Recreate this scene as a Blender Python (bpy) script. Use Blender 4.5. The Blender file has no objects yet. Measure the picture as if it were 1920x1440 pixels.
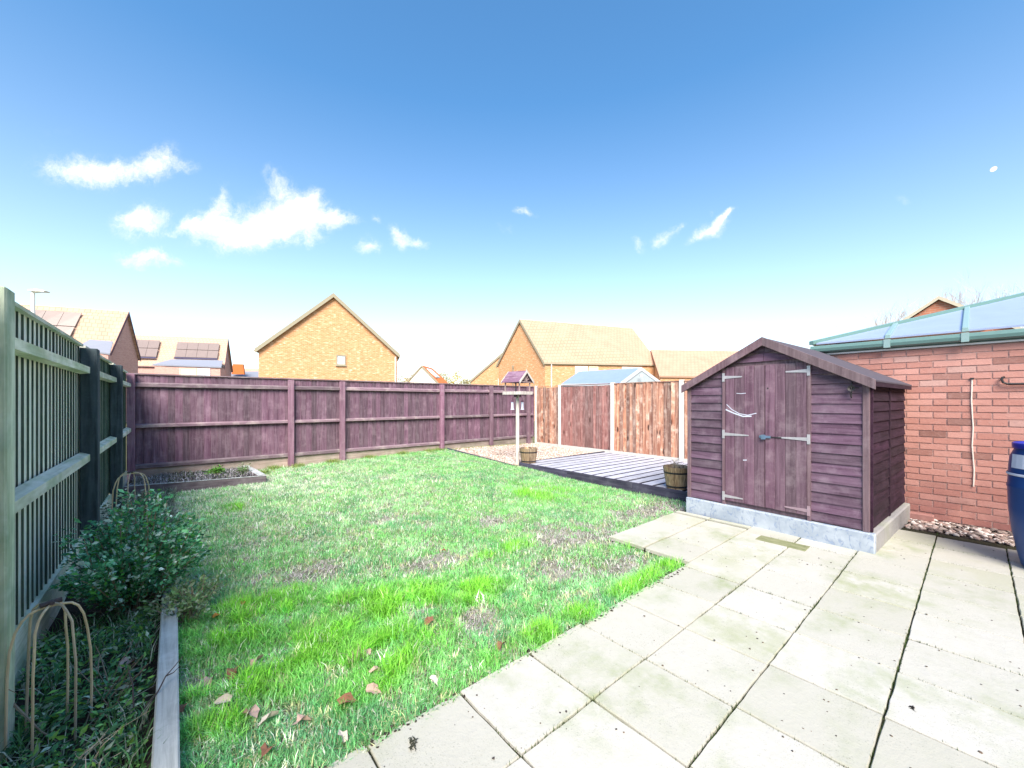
import bpy, math, random
import numpy as np
from mathutils import Vector, Matrix, Euler, noise as mnoise
random.seed(7); rng = np.random.default_rng(7)
S = bpy.context.scene
C = S.collection
PI = math.pi
# ------------------------------------------------------------------ camera
cam_d = bpy.data.cameras.new('camera'); cam = bpy.data.objects.new('camera', cam_d); C.objects.link(cam)
YAW = math.radians(40.45)
cam.location = (0, 0, 1.4)
cam.rotation_euler = (math.radians(90), 0, -YAW)
cam_d.sensor_width = 36; cam_d.lens = 36 * 742 / 1920
cam_d.shift_y = 32 / 1920
cam_d.clip_start = 0.05; cam_d.clip_end = 3000
S.camera = cam
S.render.resolution_x = 1024; S.render.resolution_y = 768
# ------------------------------------------------------------------ light
SUN_EL = math.radians(44.0); SUN_AZ = math.radians(220.0)       # azimuth clockwise from +Y: from the left, a little behind the camera; thin veil, so very soft
sd = Vector((math.sin(SUN_AZ) * math.cos(SUN_EL), math.cos(SUN_AZ) * math.cos(SUN_EL), math.sin(SUN_EL)))
sun_d = bpy.data.lights.new('sun', 'SUN'); sun = bpy.data.objects.new('sun', sun_d); C.objects.link(sun)
sun_d.energy = 2.6; sun_d.angle = math.radians(34); sun_d.color = (1.0, 0.90, 0.79)
sun.rotation_euler = sd.to_track_quat('Z', 'Y').to_euler()
S.view_settings.view_transform = 'Standard'; S.view_settings.look = 'None'
S.view_settings.gamma = 1; S.view_settings.use_curve_mapping = False
S.view_settings.exposure = 1.55
W = bpy.data.worlds.new('World'); S.world = W; W.use_nodes = True

class NT:
    """small node-tree writer"""
    def __init__(s, nt): s.nt = nt; s.nt.nodes.clear()
    def n(s, t, ins=None, **kw):
        nd = s.nt.nodes.new(t)
        for k, v in kw.items(): setattr(nd, k, v)
        if ins:
            for k, v in ins.items():
                if isinstance(v, bpy.types.NodeSocket): s.nt.links.new(v, nd.inputs[k])
                else: nd.inputs[k].default_value = v
        return nd
    def m(s, op, a, b=0.0, c=None, clamp=False):
        ins = {0: a, 1: b}
        if c is not None: ins[2] = c
        return s.n('ShaderNodeMath', ins, operation=op, use_clamp=clamp).outputs[0]
    def vm(s, op, a, b=(0, 0, 0)):
        nd = s.n('ShaderNodeVectorMath', {0: a, 1: b}, operation=op)
        return nd.outputs['Value'] if op == 'DOT_PRODUCT' else nd.outputs[0]
    def mix(s, f, a, b, bt='MIX'):
        nd = s.n('ShaderNodeMix', data_type='RGBA', blend_type=bt, clamp_factor=True)
        for k, v in ((0, f), (6, a), (7, b)):
            if isinstance(v, bpy.types.NodeSocket): s.nt.links.new(v, nd.inputs[k])
            else: nd.inputs[k].default_value = v if not isinstance(v, tuple) or len(v) == 4 else (*v, 1)
        return nd.outputs[2]
    def sm(s, x, lo, hi, a=0.0, b=1.0):
        return s.n('ShaderNodeMapRange', {0: x, 1: lo, 2: hi, 3: a, 4: b}, interpolation_type='SMOOTHSTEP').outputs[0]
    def noise(s, vec, sc, det=4, rough=.55, dist=0.0, out=0):
        return s.n('ShaderNodeTexNoise', {'Vector': vec, 'Scale': sc, 'Detail': det, 'Roughness': rough, 'Distortion': dist}).outputs[out]
    def link(s, a, b): s.nt.links.new(a, b)

def build_world():
    t = NT(W.node_tree)
    sky = t.n('ShaderNodeTexSky', sky_type='NISHITA')
    sky.sun_disc = False; sky.sun_elevation = SUN_EL; sky.sun_rotation = SUN_AZ
    sky.air_density = 1.0; sky.dust_density = 1.2; sky.ozone_density = 1.5; sky.altitude = 50
    g = t.n('ShaderNodeTexCoord').outputs['Generated']
    fwd = (math.sin(YAW), math.cos(YAW), 0.0); rt = (math.cos(YAW), -math.sin(YAW), 0.0)
    df = t.m('MAXIMUM', t.vm('DOT_PRODUCT', g, fwd), 0.02)
    u0 = t.m('DIVIDE', t.vm('DOT_PRODUCT', g, rt), df)
    v0 = t.m('DIVIDE', t.vm('DOT_PRODUCT', g, (0, 0, 1.0)), df)
    uv = t.n('ShaderNodeCombineXYZ', {0: u0, 1: v0}).outputs[0]
    warp = t.noise(uv, 5.0, 6, .62, out=1)
    wv = t.vm('SUBTRACT', warp, (.5, .5, .5))
    sc = t.n('ShaderNodeVectorMath', {0: wv, 'Scale': 0.13}, operation='SCALE').outputs[0]
    uvw = t.vm('ADD', uv, sc)
    sep = t.n('ShaderNodeSeparateXYZ', {0: uvw}); u, v = sep.outputs[0], sep.outputs[1]
    # cumulus scraps: (px, py, half width, half height, tilt, strength) read as directions in the real sky
    blobs = [(150, 312, 75, 26, 0, .8), (235, 318, 90, 22, -.12, .7), (305, 288, 38, 24, -.5, .62), (345, 300, 26, 12, .5, .35), (265, 408, 52, 26, 0, .95), (245, 400, 30, 18, 0, .5),
             (275, 480, 42, 19, .15, .8), (315, 495, 26, 14, .3, .3), (395, 405, 40, 24, -.7, .9), (415, 365, 10, 26, -.1, .45), (350, 430, 34, 10, -.3, .5),
             (440, 440, 60, 24, -.1, 1.0), (510, 410, 70, 36, -.2, 1.15), (565, 395, 44, 30, 0, .95), (520, 345, 30, 16, .5, .6), (575, 365, 32, 20, .5, .55), (620, 400, 36, 14, .3, .7),
             (590, 445, 26, 20, -.4, .5), (650, 412, 22, 8, .2, .4), (688, 460, 22, 16, .1, .75), (752, 445, 15, 24, -.3, .85), (738, 428, 18, 8, .5, .4), (785, 450, 18, 12, 0, .7), (700, 410, 10, 8, 0, .4),
             (983, 400, 17, 7, -.1, .75), (945, 432, 22, 12, 0, .2), (1200, 455, 12, 12, -.9, .6), (1245, 437, 28, 13, -.6, .5), (1275, 420, 10, 6, -.4, .4), (1330, 434, 34, 14, -.45, .95), (1355, 415, 26, 8, -.5, .8), (1325, 403, 6, 8, 0, .3), (1700, 378, 14, 6, 0, .25), (100, 240, 60, 16, .1, .12), (60, 265, 40, 14, .1, .1)]
    acc = None
    for (px, py, a, b, th, st) in blobs:
        cu, cv = (px - 960) / 742, (752 - py) / 742; a /= 742; b /= 742
        du = t.m('SUBTRACT', u, cu); dv = t.m('SUBTRACT', v, cv); cs, sn = math.cos(th), -math.sin(th)
        # tilt: positive = falls to the right on the picture; v is up so sign flips
        p = t.m('ADD', t.m('MULTIPLY', du, cs / a), t.m('MULTIPLY', dv, sn / a))
        q = t.m('ADD', t.m('MULTIPLY', du, -sn / b), t.m('MULTIPLY', dv, cs / b))
        r2 = t.m('ADD', t.m('MULTIPLY', p, p), t.m('MULTIPLY', q, q))
        e = t.m('MULTIPLY', t.m('EXPONENT', t.m('MULTIPLY', r2, -1.0)), st)
        acc = e if acc is None else t.m('ADD', acc, e)
    n2 = t.noise(uvw, 26.0, 9, .74)
    dens = t.m('ADD', acc, t.m('MULTIPLY', t.m('SUBTRACT', n2, .5), t.sm(acc, .01, .35, 0, 1.9)))
    mask = t.sm(dens, .06, 1.4, 0, .88)
    zz = t.n('ShaderNodeSeparateXYZ', {0: g}).outputs[2]
    sk = t.n('ShaderNodeHueSaturation', {'Color': sky.outputs[0], 'Hue': .494, 'Saturation': t.n('ShaderNodeMapRange', {0: zz, 1: .05, 2: .60, 3: .80, 4: 1.27}).outputs[0]}).outputs[0]
    cl = t.mix(mask, sk, (5.0, 4.85, 4.9))
    bg = t.n('ShaderNodeBackground', {'Color': cl, 'Strength': SKY})
    out = t.n('ShaderNodeOutputWorld', {'Surface': bg.outputs[0]})
SKY = 0.104
build_world()

# ------------------------------------------------------------------ materials
MATS = {}
def principled(t, col, rough=.8, spec=.3, bump=None, bs=.3, bd=.01, metal=0.0, **kw):
    ins = {'Base Color': col if not isinstance(col, tuple) else (*col, 1), 'Roughness': rough, 'Specular IOR Level': spec, 'Metallic': metal}
    if bump is not None:
        ins['Normal'] = t.n('ShaderNodeBump', {'Height': bump, 'Strength': bs, 'Distance': bd}).outputs[0]
    ins.update(kw)
    p = t.n('ShaderNodeBsdfPrincipled', ins)
    t.n('ShaderNodeOutputMaterial', {'Surface': p.outputs[0]})
    return p
def newmat(name):
    m = bpy.data.materials.new(name); m.use_nodes = True; MATS[name] = m
    return m, NT(m.node_tree)
def objvec(t, k=31.0):
    """object coordinates shifted by a random amount for every object, so copies do not repeat"""
    tc = t.n('ShaderNodeTexCoord').outputs['Object']
    oi = t.n('ShaderNodeObjectInfo').outputs['Random']
    cx = t.n('ShaderNodeCombineXYZ', {0: t.m('MULTIPLY', oi, k), 1: t.m('MULTIPLY', oi, k * 1.7), 2: t.m('MULTIPLY', oi, k * .6)}).outputs[0]
    return t.vm('ADD', tc, cx), oi
def wood(name, c1, c2, pale=(.5, .5, .45), axis=2, grain=40, patchy=.3, rough=.85, rvar=.5, knots=0.0, green=0.0, gcol=(.10, .16, .07)):
    m, t = newmat(name)
    v, oi = objvec(t)
    st = [grain, grain, grain]; st[axis] = grain * .06
    sv = t.vm('MULTIPLY', v, tuple(st))
    g1 = t.noise(sv, 1.0, 5, .65, .6)
    g2 = t.noise(v, 5.0, 5, .65)
    g3 = t.noise(v, 60.0, 3, .7)
    col = t.mix(t.sm(g1, .3, .7), (*c1, 1), (*c2, 1))
    col = t.mix(t.m('MULTIPLY', t.sm(g2, .45, .75), patchy), col, (*pale, 1))
    col = t.mix(t.m('MULTIPLY', t.sm(g3, .55, .8), .22), col, (*pale, 1))
    hsv = t.n('ShaderNodeHueSaturation', {'Color': col, 'Value': t.m('MULTIPLY_ADD', oi, rvar, 1 - rvar / 2), 'Saturation': t.m('MULTIPLY_ADD', oi, .3, .85)}).outputs[0]
    if knots:
        vo = t.n('ShaderNodeTexVoronoi', {'Vector': t.vm('MULTIPLY', v, (6, 6, 2.2)), 'Scale': 1.0, 'Randomness': 1.0}).outputs[0]
        hsv = t.mix(t.sm(vo, .10, .22, knots, 0), hsv, (.05, .025, .02, 1))
    if green:
        gm = t.m('MULTIPLY', t.sm(t.noise(v, 3.0, 4, .6), .4, .65), green)
        hsv = t.mix(gm, hsv, (*gcol, 1))
    principled(t, hsv, rough, .25, bump=t.m('ADD', g1, t.m('MULTIPLY', g3, .4)), bs=.5, bd=.004)
    return m
def plain(name, c, rough=.6, spec=.4, var=.12, sc=14, metal=0.0, bs=.15, **kw):
    m, t = newmat(name)
    v, oi = objvec(t)
    nz = t.noise(v, sc, 5, .6)
    k = t.m('MULTIPLY_ADD', nz, var * 2, 1 - var)
    col = t.n('ShaderNodeHueSaturation', {'Color': (*c, 1), 'Value': k}).outputs[0]
    principled(t, col, rough, spec, bump=nz, bs=bs, bd=.004, metal=metal, **kw)
    return m
PF1, PF2 = (.16, .085, .125), (.30, .17, .245)
wood('fence_purple', (.105, .058, .085), (.215, .138, .182), pale=(.40, .30, .35), grain=34, patchy=.35, rvar=.45)
wood('post_shade', (.022, .032, .038), (.055, .075, .085), pale=(.16, .19, .2), grain=26, patchy=.2)  # post colour darkened to stand for shade on the near faces
wood('fence_purple_rail', (.15, .10, .125), (.27, .20, .23), pale=(.5, .46, .42), axis=0, grain=34, patchy=.5)
wood('fence_post', (.17, .09, .13), (.30, .18, .24), pale=(.45, .35, .38), grain=26, patchy=.35)
wood('fence_green', (.56, .57, .48), (.80, .82, .72), pale=(.9, .92, .86), grain=34, patchy=.5, rvar=.25, green=.2, gcol=(.34, .46, .26))
wood('fence_edge_shade', (.035, .055, .045), (.08, .115, .095), pale=(.18, .24, .2), grain=34, patchy=.3)
wood('fence_green_rail', (.50, .52, .40), (.76, .78, .66), pale=(.9, .9, .86), axis=1, grain=34, patchy=.6, green=.45, gcol=(.20, .34, .14))
wood('fence_green_post', (.34, .40, .28), (.58, .64, .50), pale=(.72, .78, .70), grain=26, patchy=.4, green=.5, gcol=(.06, .18, .10))
wood('panel_brown', (.20, .08, .055), (.54, .32, .23), pale=(.80, .64, .52), grain=24, patchy=.65, rvar=.75, knots=.9)
wood('panel_brown_dark', (.17, .075, .07), (.38, .21, .19), pale=(.60, .44, .40), grain=30, patchy=.4, rvar=.5, knots=.8)
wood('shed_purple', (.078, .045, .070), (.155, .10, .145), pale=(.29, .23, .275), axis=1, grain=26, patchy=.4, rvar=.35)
wood('shed_side_shade', (.016, .007, .014), (.038, .018, .033), pale=(.09, .05, .08), axis=0, grain=26, patchy=.3, rvar=.4)  # shed purple darkened, with the right side's shade put into the colour
wood('shed_door', (.095, .055, .078), (.18, .115, .152), pale=(.36, .28, .315), grain=28, patchy=.45, rvar=.2)
wood('shed_trim', (.115, .075, .09), (.20, .14, .16), pale=(.34, .27, .30), grain=24, patchy=.35, rvar=.1)
wood('deck_board', (.32, .33, .38), (.52, .53, .59), pale=(.64, .66, .72), axis=0, grain=26, patchy=.5, rvar=.3)
wood('deck_dark', (.035, .034, .06), (.085, .08, .12), pale=(.2, .2, .25), axis=1, grain=26, patchy=.3)
wood('sleeper_grey', (.34, .37, .36), (.58, .62, .60), pale=(.80, .84, .84), axis=1, grain=24, patchy=.5, rvar=.2)
wood('bed_board', (.13, .10, .12), (.24, .20, .22), pale=(.5, .48, .50), axis=0, grain=24, patchy=.3)
wood('barrel_wood', (.16, .10, .06), (.42, .31, .20), pale=(.62, .52, .38), grain=26, patchy=.4, rvar=.7, knots=.5)
wood('bird_wood', (.22, .15, .15), (.42, .33, .32), pale=(.60, .54, .52), grain=30, patchy=.4, rvar=.3)
wood('pole_wood', (.46, .42, .38), (.66, .62, .56), pale=(.78, .75, .70), grain=30, patchy=.4, rvar=.2)
wood('bird_roof', (.13, .07, .11), (.25, .16, .22), pale=(.4, .33, .38), axis=1, grain=30, patchy=.3)
wood('willow', (.50, .38, .24), (.74, .60, .42), pale=(.75, .66, .5), grain=30, patchy=.4)
wood('gravel_board', (.26, .20, .18), (.42, .35, .31), pale=(.52, .48, .42), axis=0, grain=20, patchy=.4, green=.3)
plain('concrete_post', (.66, .64, .60), .9, .2, .12)
plain('galv', (.46, .45, .48), .45, .5, .25, 30, metal=.3)
plain('pink_hinge', (.32, .23, .27), .6, .4, .2, 30)
plain('steel_blue', (.22, .32, .46), .35, .6, .2, 30, metal=.6)
plain('black_iron', (.03, .028, .03), .5, .4, .2)
plain('felt', (.10, .09, .11), .95, .1, .2, 60)
plain('barrel_blue', (.012, .06, .22), .38, .5, .15, 6)
plain('lid_blue', (.02, .03, .32), .4, .5, .1)
plain('label_white', (.62, .66, .78), .5, .4, .1)
plain('green_frame', (.13, .25, .235), .4, .5, .1)
plain('green_frame_pale', (.24, .37, .37), .4, .5, .1)
plain('white_upvc', (.80, .80, .78), .4, .5, .04)
plain('cream_board', (.74, .66, .50), .7, .3, .06)
plain('cream_render', (.80, .74, .62), .9, .2, .05)
plain('grey_slate', (.24, .26, .31), .7, .3, .12)
plain('barge_pale', (.55, .50, .38), .7, .3, .1)
plain('bargeboard', (.30, .27, .19), .7, .3, .1)
plain('dark_verge', (.13, .075, .09), .7, .3, .1)
plain('lamp_white', (.78, .78, .74), .5, .4, .05)
plain('plastic_blue', (.22, .30, .50), .5, .4, .08, 5)
plain('plastic_pale', (.52, .56, .58), .5, .4, .06)
plain('plastic_gable', (.36, .42, .44), .6, .3, .06)
plain('orange_roof', (.62, .17, .05), .8, .2, .15)
plain('cable_white', (.72, .68, .62), .6, .3, .05)
plain('leaf_litter', (.36, .20, .13), .85, .2, .5, 30)
plain('moss_crumb', (.05, .055, .04), .95, .1, .4)
plain('twig', (.30, .24, .18), .85, .2, .3)
plain('twig_dark', (.10, .08, .08), .85, .2, .3)
plain('far_bark', (.52, .37, .26), .9, .1, .1)
plain('rubber', (.02, .02, .02), .7, .2, .1)
def mat_attr(name, rough=.7, spec=.25, sub=0.0, trans=.25):
    m, t = newmat(name)
    a = t.n('ShaderNodeAttribute', attribute_name='Col').outputs[0]
    p = t.n('ShaderNodeBsdfPrincipled', {'Base Color': a, 'Roughness': rough, 'Specular IOR Level': spec})
    if trans:
        tr = t.n('ShaderNodeBsdfTranslucent', {'Color': a})
        mx = t.n('ShaderNodeMixShader', {0: trans, 1: p.outputs[0], 2: tr.outputs[0]})
        t.n('ShaderNodeOutputMaterial', {'Surface': mx.outputs[0]})
    else:
        t.n('ShaderNodeOutputMaterial', {'Surface': p.outputs[0]})
    return m
mat_attr('blade', .55, .3)
mat_attr('leafy', .45, .4)
mat_attr('stones', .85, .25, trans=0)
# slab
def slab_mat():
    m, t = newmat('slab')
    v, oi = objvec(t)
    w = t.n('ShaderNodeNewGeometry').outputs['Position']
    base = t.mix(oi, (.475, .47, .40), (.56, .552, .50))
    n1 = t.noise(w, 1.3, 5, .6); n2 = t.noise(w, 4.5, 6, .65); n3 = t.noise(v, 90, 3, .7); n4 = t.noise(w, 28, 4, .7)
    algae = t.m('MULTIPLY', t.sm(n1, .44, .66), t.sm(n2, .35, .7))
    col = t.mix(t.m('MULTIPLY', algae, .85), base, (.27, .33, .15))
    olive = t.m('MULTIPLY', t.sm(t.n('ShaderNodeMath', {0: t.m('MULTIPLY', oi, 7.31)}, operation='FRACT').outputs[0], .72, .95), t.sm(n2, .3, .6))
    col = t.mix(t.m('MULTIPLY', olive, .45), col, (.40, .42, .26))
    sp = t.m('MULTIPLY', t.sm(n3, .60, .72), t.sm(n4, .45, .65))
    col = t.mix(t.m('MULTIPLY', sp, .75), col, (.16, .17, .12))
    pit = t.m('MULTIPLY', t.sm(t.noise(w, 170, 2, .5), .60, .70), t.sm(t.noise(w, 2.2, 5, .7), .42, .62))
    col = t.mix(t.m('MULTIPLY', pit, .7), col, (.20, .21, .15))
    mott = t.sm(t.noise(w, 13, 6, .75), .35, .75, .0, .36)
    col = t.mix(mott, col, (.44, .44, .37))
    grey = t.sm(t.noise(t.vm('MULTIPLY', w, (3, 9, 1)), 1.0, 5, .7), .55, .8)
    col = t.mix(t.m('MULTIPLY', grey, .25), col, (.42, .42, .44))
    principled(t, col, .85, .25, bump=t.m('ADD', t.m('MULTIPLY', n4, 1.0), t.m('MULTIPLY', n3, .3)), bs=.35, bd=.008)
slab_mat()
def olive_mat():
    m, t = newmat('slab_olive'); v, oi = objvec(t)
    n2 = t.noise(v, 8, 6, .65)
    principled(t, t.mix(t.sm(n2, .3, .7), (.19, .21, .10), (.30, .31, .18)), .85, .2, bump=n2, bs=.3, bd=.006)
olive_mat()
def soil_mat(name, a, b, sc=30):
    m, t = newmat(name)
    w = t.n('ShaderNodeNewGeometry').outputs['Position']
    n = t.noise(w, sc, 6, .7); n2 = t.noise(w, 3, 4)
    principled(t, t.mix(t.sm(t.m('MULTIPLY_ADD', n2, .5, t.m('MULTIPLY', n, .6)), .35, .75), a, b), .95, .1, bump=n, bs=.9, bd=.03)
soil_mat('soil_dark', (.025, .022, .02), (.08, .065, .055))
soil_mat('joint_soil', (.025, .028, .018), (.10, .10, .065), 60)
soil_mat('thatch', (.10, .10, .07), (.46, .46, .36), 40)
soil_mat('ground_far', (.10, .12, .05), (.20, .19, .10), .8)
soil_mat('gravel_base', (.20, .15, .11), (.42, .34, .26), 60)
def concrete_paint():
    m, t = newmat('plinth_paint'); v, oi = objvec(t)
    n1 = t.noise(v, 5, 6, .6); n2 = t.noise(t.vm('MULTIPLY', v, (14, 14, 9)), 1.0, 5, .75, 1.2)
    col = t.mix(t.sm(n1, .35, .7), (.34, .40, .47), (.47, .53, .59))
    pe = t.sm(n2, .53, .58)
    col = t.mix(t.m('MULTIPLY', pe, .85), col, (.26, .33, .46))
    principled(t, col, .8, .25, bump=t.m('ADD', n1, t.m('MULTIPLY', pe, -.4)), bs=.4, bd=.01)
    m, t = newmat('plinth_bare'); v, oi = objvec(t)
    n1 = t.noise(v, 6, 6, .65); n2 = t.noise(v, 2.2, 3)
    col = t.mix(n1, (.24, .24, .24), (.44, .44, .44)); col = t.mix(t.sm(n2, .5, .7, 0, .3), col, (.28, .33, .16))
    principled(t, col, .9, .2, bump=n1, bs=.6, bd=.02)
concrete_paint()
def brick_mat():
    m, t = newmat('brick_red'); v, oi = objvec(t)
    w = t.n('ShaderNodeNewGeometry').outputs['Position']
    n1 = t.noise(v, 26, 5, .7); big = t.noise(w, 1.6, 4, .6); n3 = t.noise(w, 7, 5, .7)
    r2 = t.n('ShaderNodeMath', {0: t.m('MULTIPLY', oi, 13.7)}, operation='FRACT').outputs[0]
    col = t.mix(oi, (.47, .22, .18), (.60, .32, .27))
    col = t.mix(t.sm(r2, .92, 1.0, 0, .6), col, (.15, .08, .07))          # dark headers
    col = t.mix(t.sm(r2, .07, .01, 0, .6), col, (.55, .38, .34))
    col = t.mix(t.m('MULTIPLY', t.sm(n1, .5, .8), .45), col, (.55, .38, .34))
    col = t.mix(t.m('MULTIPLY', t.sm(n3, .55, .75), .3), col, (.20, .09, .075))
    z = t.n('ShaderNodeSeparateXYZ', {0: w}).outputs[2]
    damp = t.m('MULTIPLY', t.sm(z, .75, .05), t.sm(big, .2, .6))
    col = t.mix(t.m('MULTIPLY', damp, .55), col, (.17, .065, .075))
    principled(t, col, .9, .2, bump=n1, bs=.6, bd=.006)
    m, t = newmat('mortar'); v, oi = objvec(t); n = t.noise(v, 40, 4, .7)
    principled(t, t.mix(n, (.42, .27, .24), (.60, .44, .40)), .95, .1, bump=n, bs=.4)
brick_mat()
def far_brick(name, a, b, mort, pale, pamt=.5):
    m, t = newmat(name)
    uv = t.n('ShaderNodeUVMap', uv_map='UVMap').outputs[0]
    bt = t.n('ShaderNodeTexBrick', {'Vector': uv, 'Color1': (*a, 1), 'Color2': (*b, 1), 'Mortar': (*mort, 1), 'Scale': 1.0, 'Mortar Size': .011, 'Mortar Smooth': .1, 'Bias': 0.0, 'Brick Width': .235, 'Row Height': .08}, offset=.5)
    n = t.noise(t.vm('MULTIPLY', uv, (1.0, 2.6, 1)), 1.1, 5, .65); n2 = t.noise(t.vm('MULTIPLY', uv, (4, 13, 1)), 1.0, 2, .5)
    col = t.mix(t.m('MULTIPLY', t.sm(n2, .52, .66), t.sm(n, .3, .7, 0, pamt)), bt.outputs[0], pale)
    col = t.mix(t.sm(n2, .40, .30, 0, .35), col, tuple(x * .6 for x in a))
    principled(t, col, .9, .2, bump=bt.outputs[1], bs=-.3, bd=.01)
far_brick('brick_orange', (.52, .225, .085), (.62, .31, .135), (.56, .38, .24), (.80, .60, .42), .95)
far_brick('brick_pink', (.52, .27, .225), (.60, .34, .28), (.58, .42, .37), (.70, .48, .41))
far_brick('brick_gable', (.46, .17, .10), (.54, .22, .13), (.5, .3, .22), (.58, .3, .2))
def tile_mat(name, a, b, cw=.33, ch=.34):
    m, t = newmat(name)
    uv = t.n('ShaderNodeUVMap', uv_map='UVMap').outputs[0]
    bt = t.n('ShaderNodeTexBrick', {'Vector': uv, 'Color1': (*a, 1), 'Color2': (*b, 1), 'Mortar': tuple(x * .62 for x in a) + (1,), 'Scale': 1.0, 'Mortar Size': .022, 'Mortar Smooth': .3, 'Brick Width': cw, 'Row Height': ch}, offset=.5)
    n = t.noise(uv, .7, 4)
    principled(t, t.mix(t.sm(n, .35, .7, 0, .3), bt.outputs[0], tuple(min(1, x * 1.2) for x in b)), .9, .15, bump=bt.outputs[1], bs=-.3, bd=.02)
tile_mat('tile_cream', (.49, .295, .20), (.525, .325, .225))
tile_mat('tile_cream_pale', (.53, .345, .245), (.57, .38, .27))
tile_mat('tile_grey', (.30, .30, .26), (.38, .38, .32))
def glassy(name, col, rough=.15, spec=.6):
    m, t = newmat(name); v, oi = objvec(t); n = t.noise(v, 3, 4, .6, 1.5)
    principled(t, t.mix(n, tuple(x * .85 for x in col), tuple(min(1, x * 1.15) for x in col)), rough, spec)
glassy('glass_roof', (.30, .37, .55), .3, .5)
glassy('glass_pane', (.62, .70, .72), .15, .8)
glassy('glass_dark', (.05, .06, .07), .08, .8)
glassy('solar', (.24, .19, .17), .35, .4)
glassy('solar_dark', (.07, .06, .10), .3, .5)
m, t = newmat('moon_glow'); t.n('ShaderNodeOutputMaterial', {'Surface': t.n('ShaderNodeEmission', {'Color': (1, .98, .95, 1), 'Strength': .42}).outputs[0]})

# ------------------------------------------------------------------ mesh helpers
class MB:
    def __init__(s): s.v = []; s.f = []
    def add(s, vs, fs):
        b = len(s.v); s.v += [tuple(v) for v in vs]; s.f += [tuple(i + b for i in f) for f in fs]; return s
    def box(s, x0, x1, y0, y1, z0, z1, M=None):
        vs = [(x0, y0, z0), (x1, y0, z0), (x1, y1, z0), (x0, y1, z0), (x0, y0, z1), (x1, y0, z1), (x1, y1, z1), (x0, y1, z1)]
        if M is not None: vs = [M @ Vector(v) for v in vs]
        return s.add(vs, [(3, 2, 1, 0), (4, 5, 6, 7), (0, 1, 5, 4), (1, 2, 6, 5), (2, 3, 7, 6), (3, 0, 4, 7)])
    def cbox(s, x0, x1, y0, y1, z0, z1, c=.004, M=None):
        """box with chamfered top edges"""
        vs = [(x0, y0, z0), (x1, y0, z0), (x1, y1, z0), (x0, y1, z0), (x0, y0, z1 - c), (x1, y0, z1 - c), (x1, y1, z1 - c), (x0, y1, z1 - c),
              (x0 + c, y0 + c, z1), (x1 - c, y0 + c, z1), (x1 - c, y1 - c, z1), (x0 + c, y1 - c, z1)]
        if M is not None: vs = [M @ Vector(v) for v in vs]
        return s.add(vs, [(3, 2, 1, 0), (8, 9, 10, 11), (0, 1, 5, 4), (1, 2, 6, 5), (2, 3, 7, 6), (3, 0, 4, 7), (4, 5, 9, 8), (5, 6, 10, 9), (6, 7, 11, 10), (7, 4, 8, 11)])
    def prism(s, poly, ex):
        """poly: list of 3D points in a plane, ex: extrusion vector"""
        n = len(poly); ex = Vector(ex); P = [Vector(p) for p in poly]
        vs = P + [p + ex for p in P]
        fs = [tuple(range(n))[::-1], tuple(range(n, 2 * n))] + [(i, (i + 1) % n, n + (i + 1) % n, n + i) for i in range(n)]
        # orient outward
        nrm = (P[1] - P[0]).cross(P[2] - P[0])
        if nrm.dot(ex) < 0: fs = [f[::-1] for f in fs]
        return s.add(vs, fs)
    def tube(s, pts, rad, seg=6):
        pts = [Vector(p) for p in pts]; n = len(pts)
        if not isinstance(rad, (list, tuple)): rad = [rad] * n
        b = len(s.v); pd = None
        for i, p in enumerate(pts):
            d = (pts[min(i + 1, n - 1)] - pts[max(i - 1, 0)]).normalized()
            if pd is None:
                a = Vector((0, 0, 1)) if abs(d.z) < .9 else Vector((1, 0, 0))
                u = d.cross(a).normalized()
            else:
                u = (u - d * u.dot(d)).normalized()
            w = d.cross(u); pd = d
            for k in range(seg):
                an = 2 * PI * k / seg
                s.v.append(tuple(p + (u * math.cos(an) + w * math.sin(an)) * rad[i]))
        for i in range(n - 1):
            for k in range(seg):
                a0 = b + i * seg + k; a1 = b + i * seg + (k + 1) % seg
                s.f.append((a0, a1, a1 + seg, a0 + seg))
        s.f.append(tuple(b + k for k in range(seg))[::-1]); s.f.append(tuple(b + (n - 1) * seg + k for k in range(seg)))
        return s
    def lathe(s, prof, c=(0, 0, 0), seg=28, cap=True):
        b = len(s.v)
        for (r, z) in prof:
            for k in range(seg):
                an = 2 * PI * k / seg; s.v.append((c[0] + r * math.cos(an), c[1] + r * math.sin(an), c[2] + z))
        for i in range(len(prof) - 1):
            for k in range(seg):
                a0 = b + i * seg + k; a1 = b + i * seg + (k + 1) % seg
                s.f.append((a0, a1, a1 + seg, a0 + seg))
        if cap:
            s.f.append(tuple(b + k for k in range(seg))[::-1]); s.f.append(tuple(b + (len(prof) - 1) * seg + k for k in range(seg)))
        return s
    def mesh(s, name, uv=False):
        me = bpy.data.meshes.new(name); me.from_pydata(s.v, [], s.f); me.update()
        if uv:
            ul = me.uv_layers.new(name='UVMap')
            for p in me.polygons:
                n = p.normal
                tt = Vector((0, 0, 1)).cross(n)
                tt = tt.normalized() if tt.length > .05 else Vector((1, 0, 0))
                bb = n.cross(tt)
                for li in p.loop_indices:
                    co = me.vertices[me.loops[li].vertex_index].co
                    ul.data[li].uv = (co.dot(tt), co.dot(bb))
        return me
    def build(s, name, mat, parent=None, smooth=False, uv=False, loc=None, bevel=0.0):
        me = s.mesh(name, uv); me.materials.append(MATS[mat] if isinstance(mat, str) else mat)
        if smooth:
            for p in me.polygons: p.use_smooth = True
        return inst(name, me, parent, loc, bevel=bevel)
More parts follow.
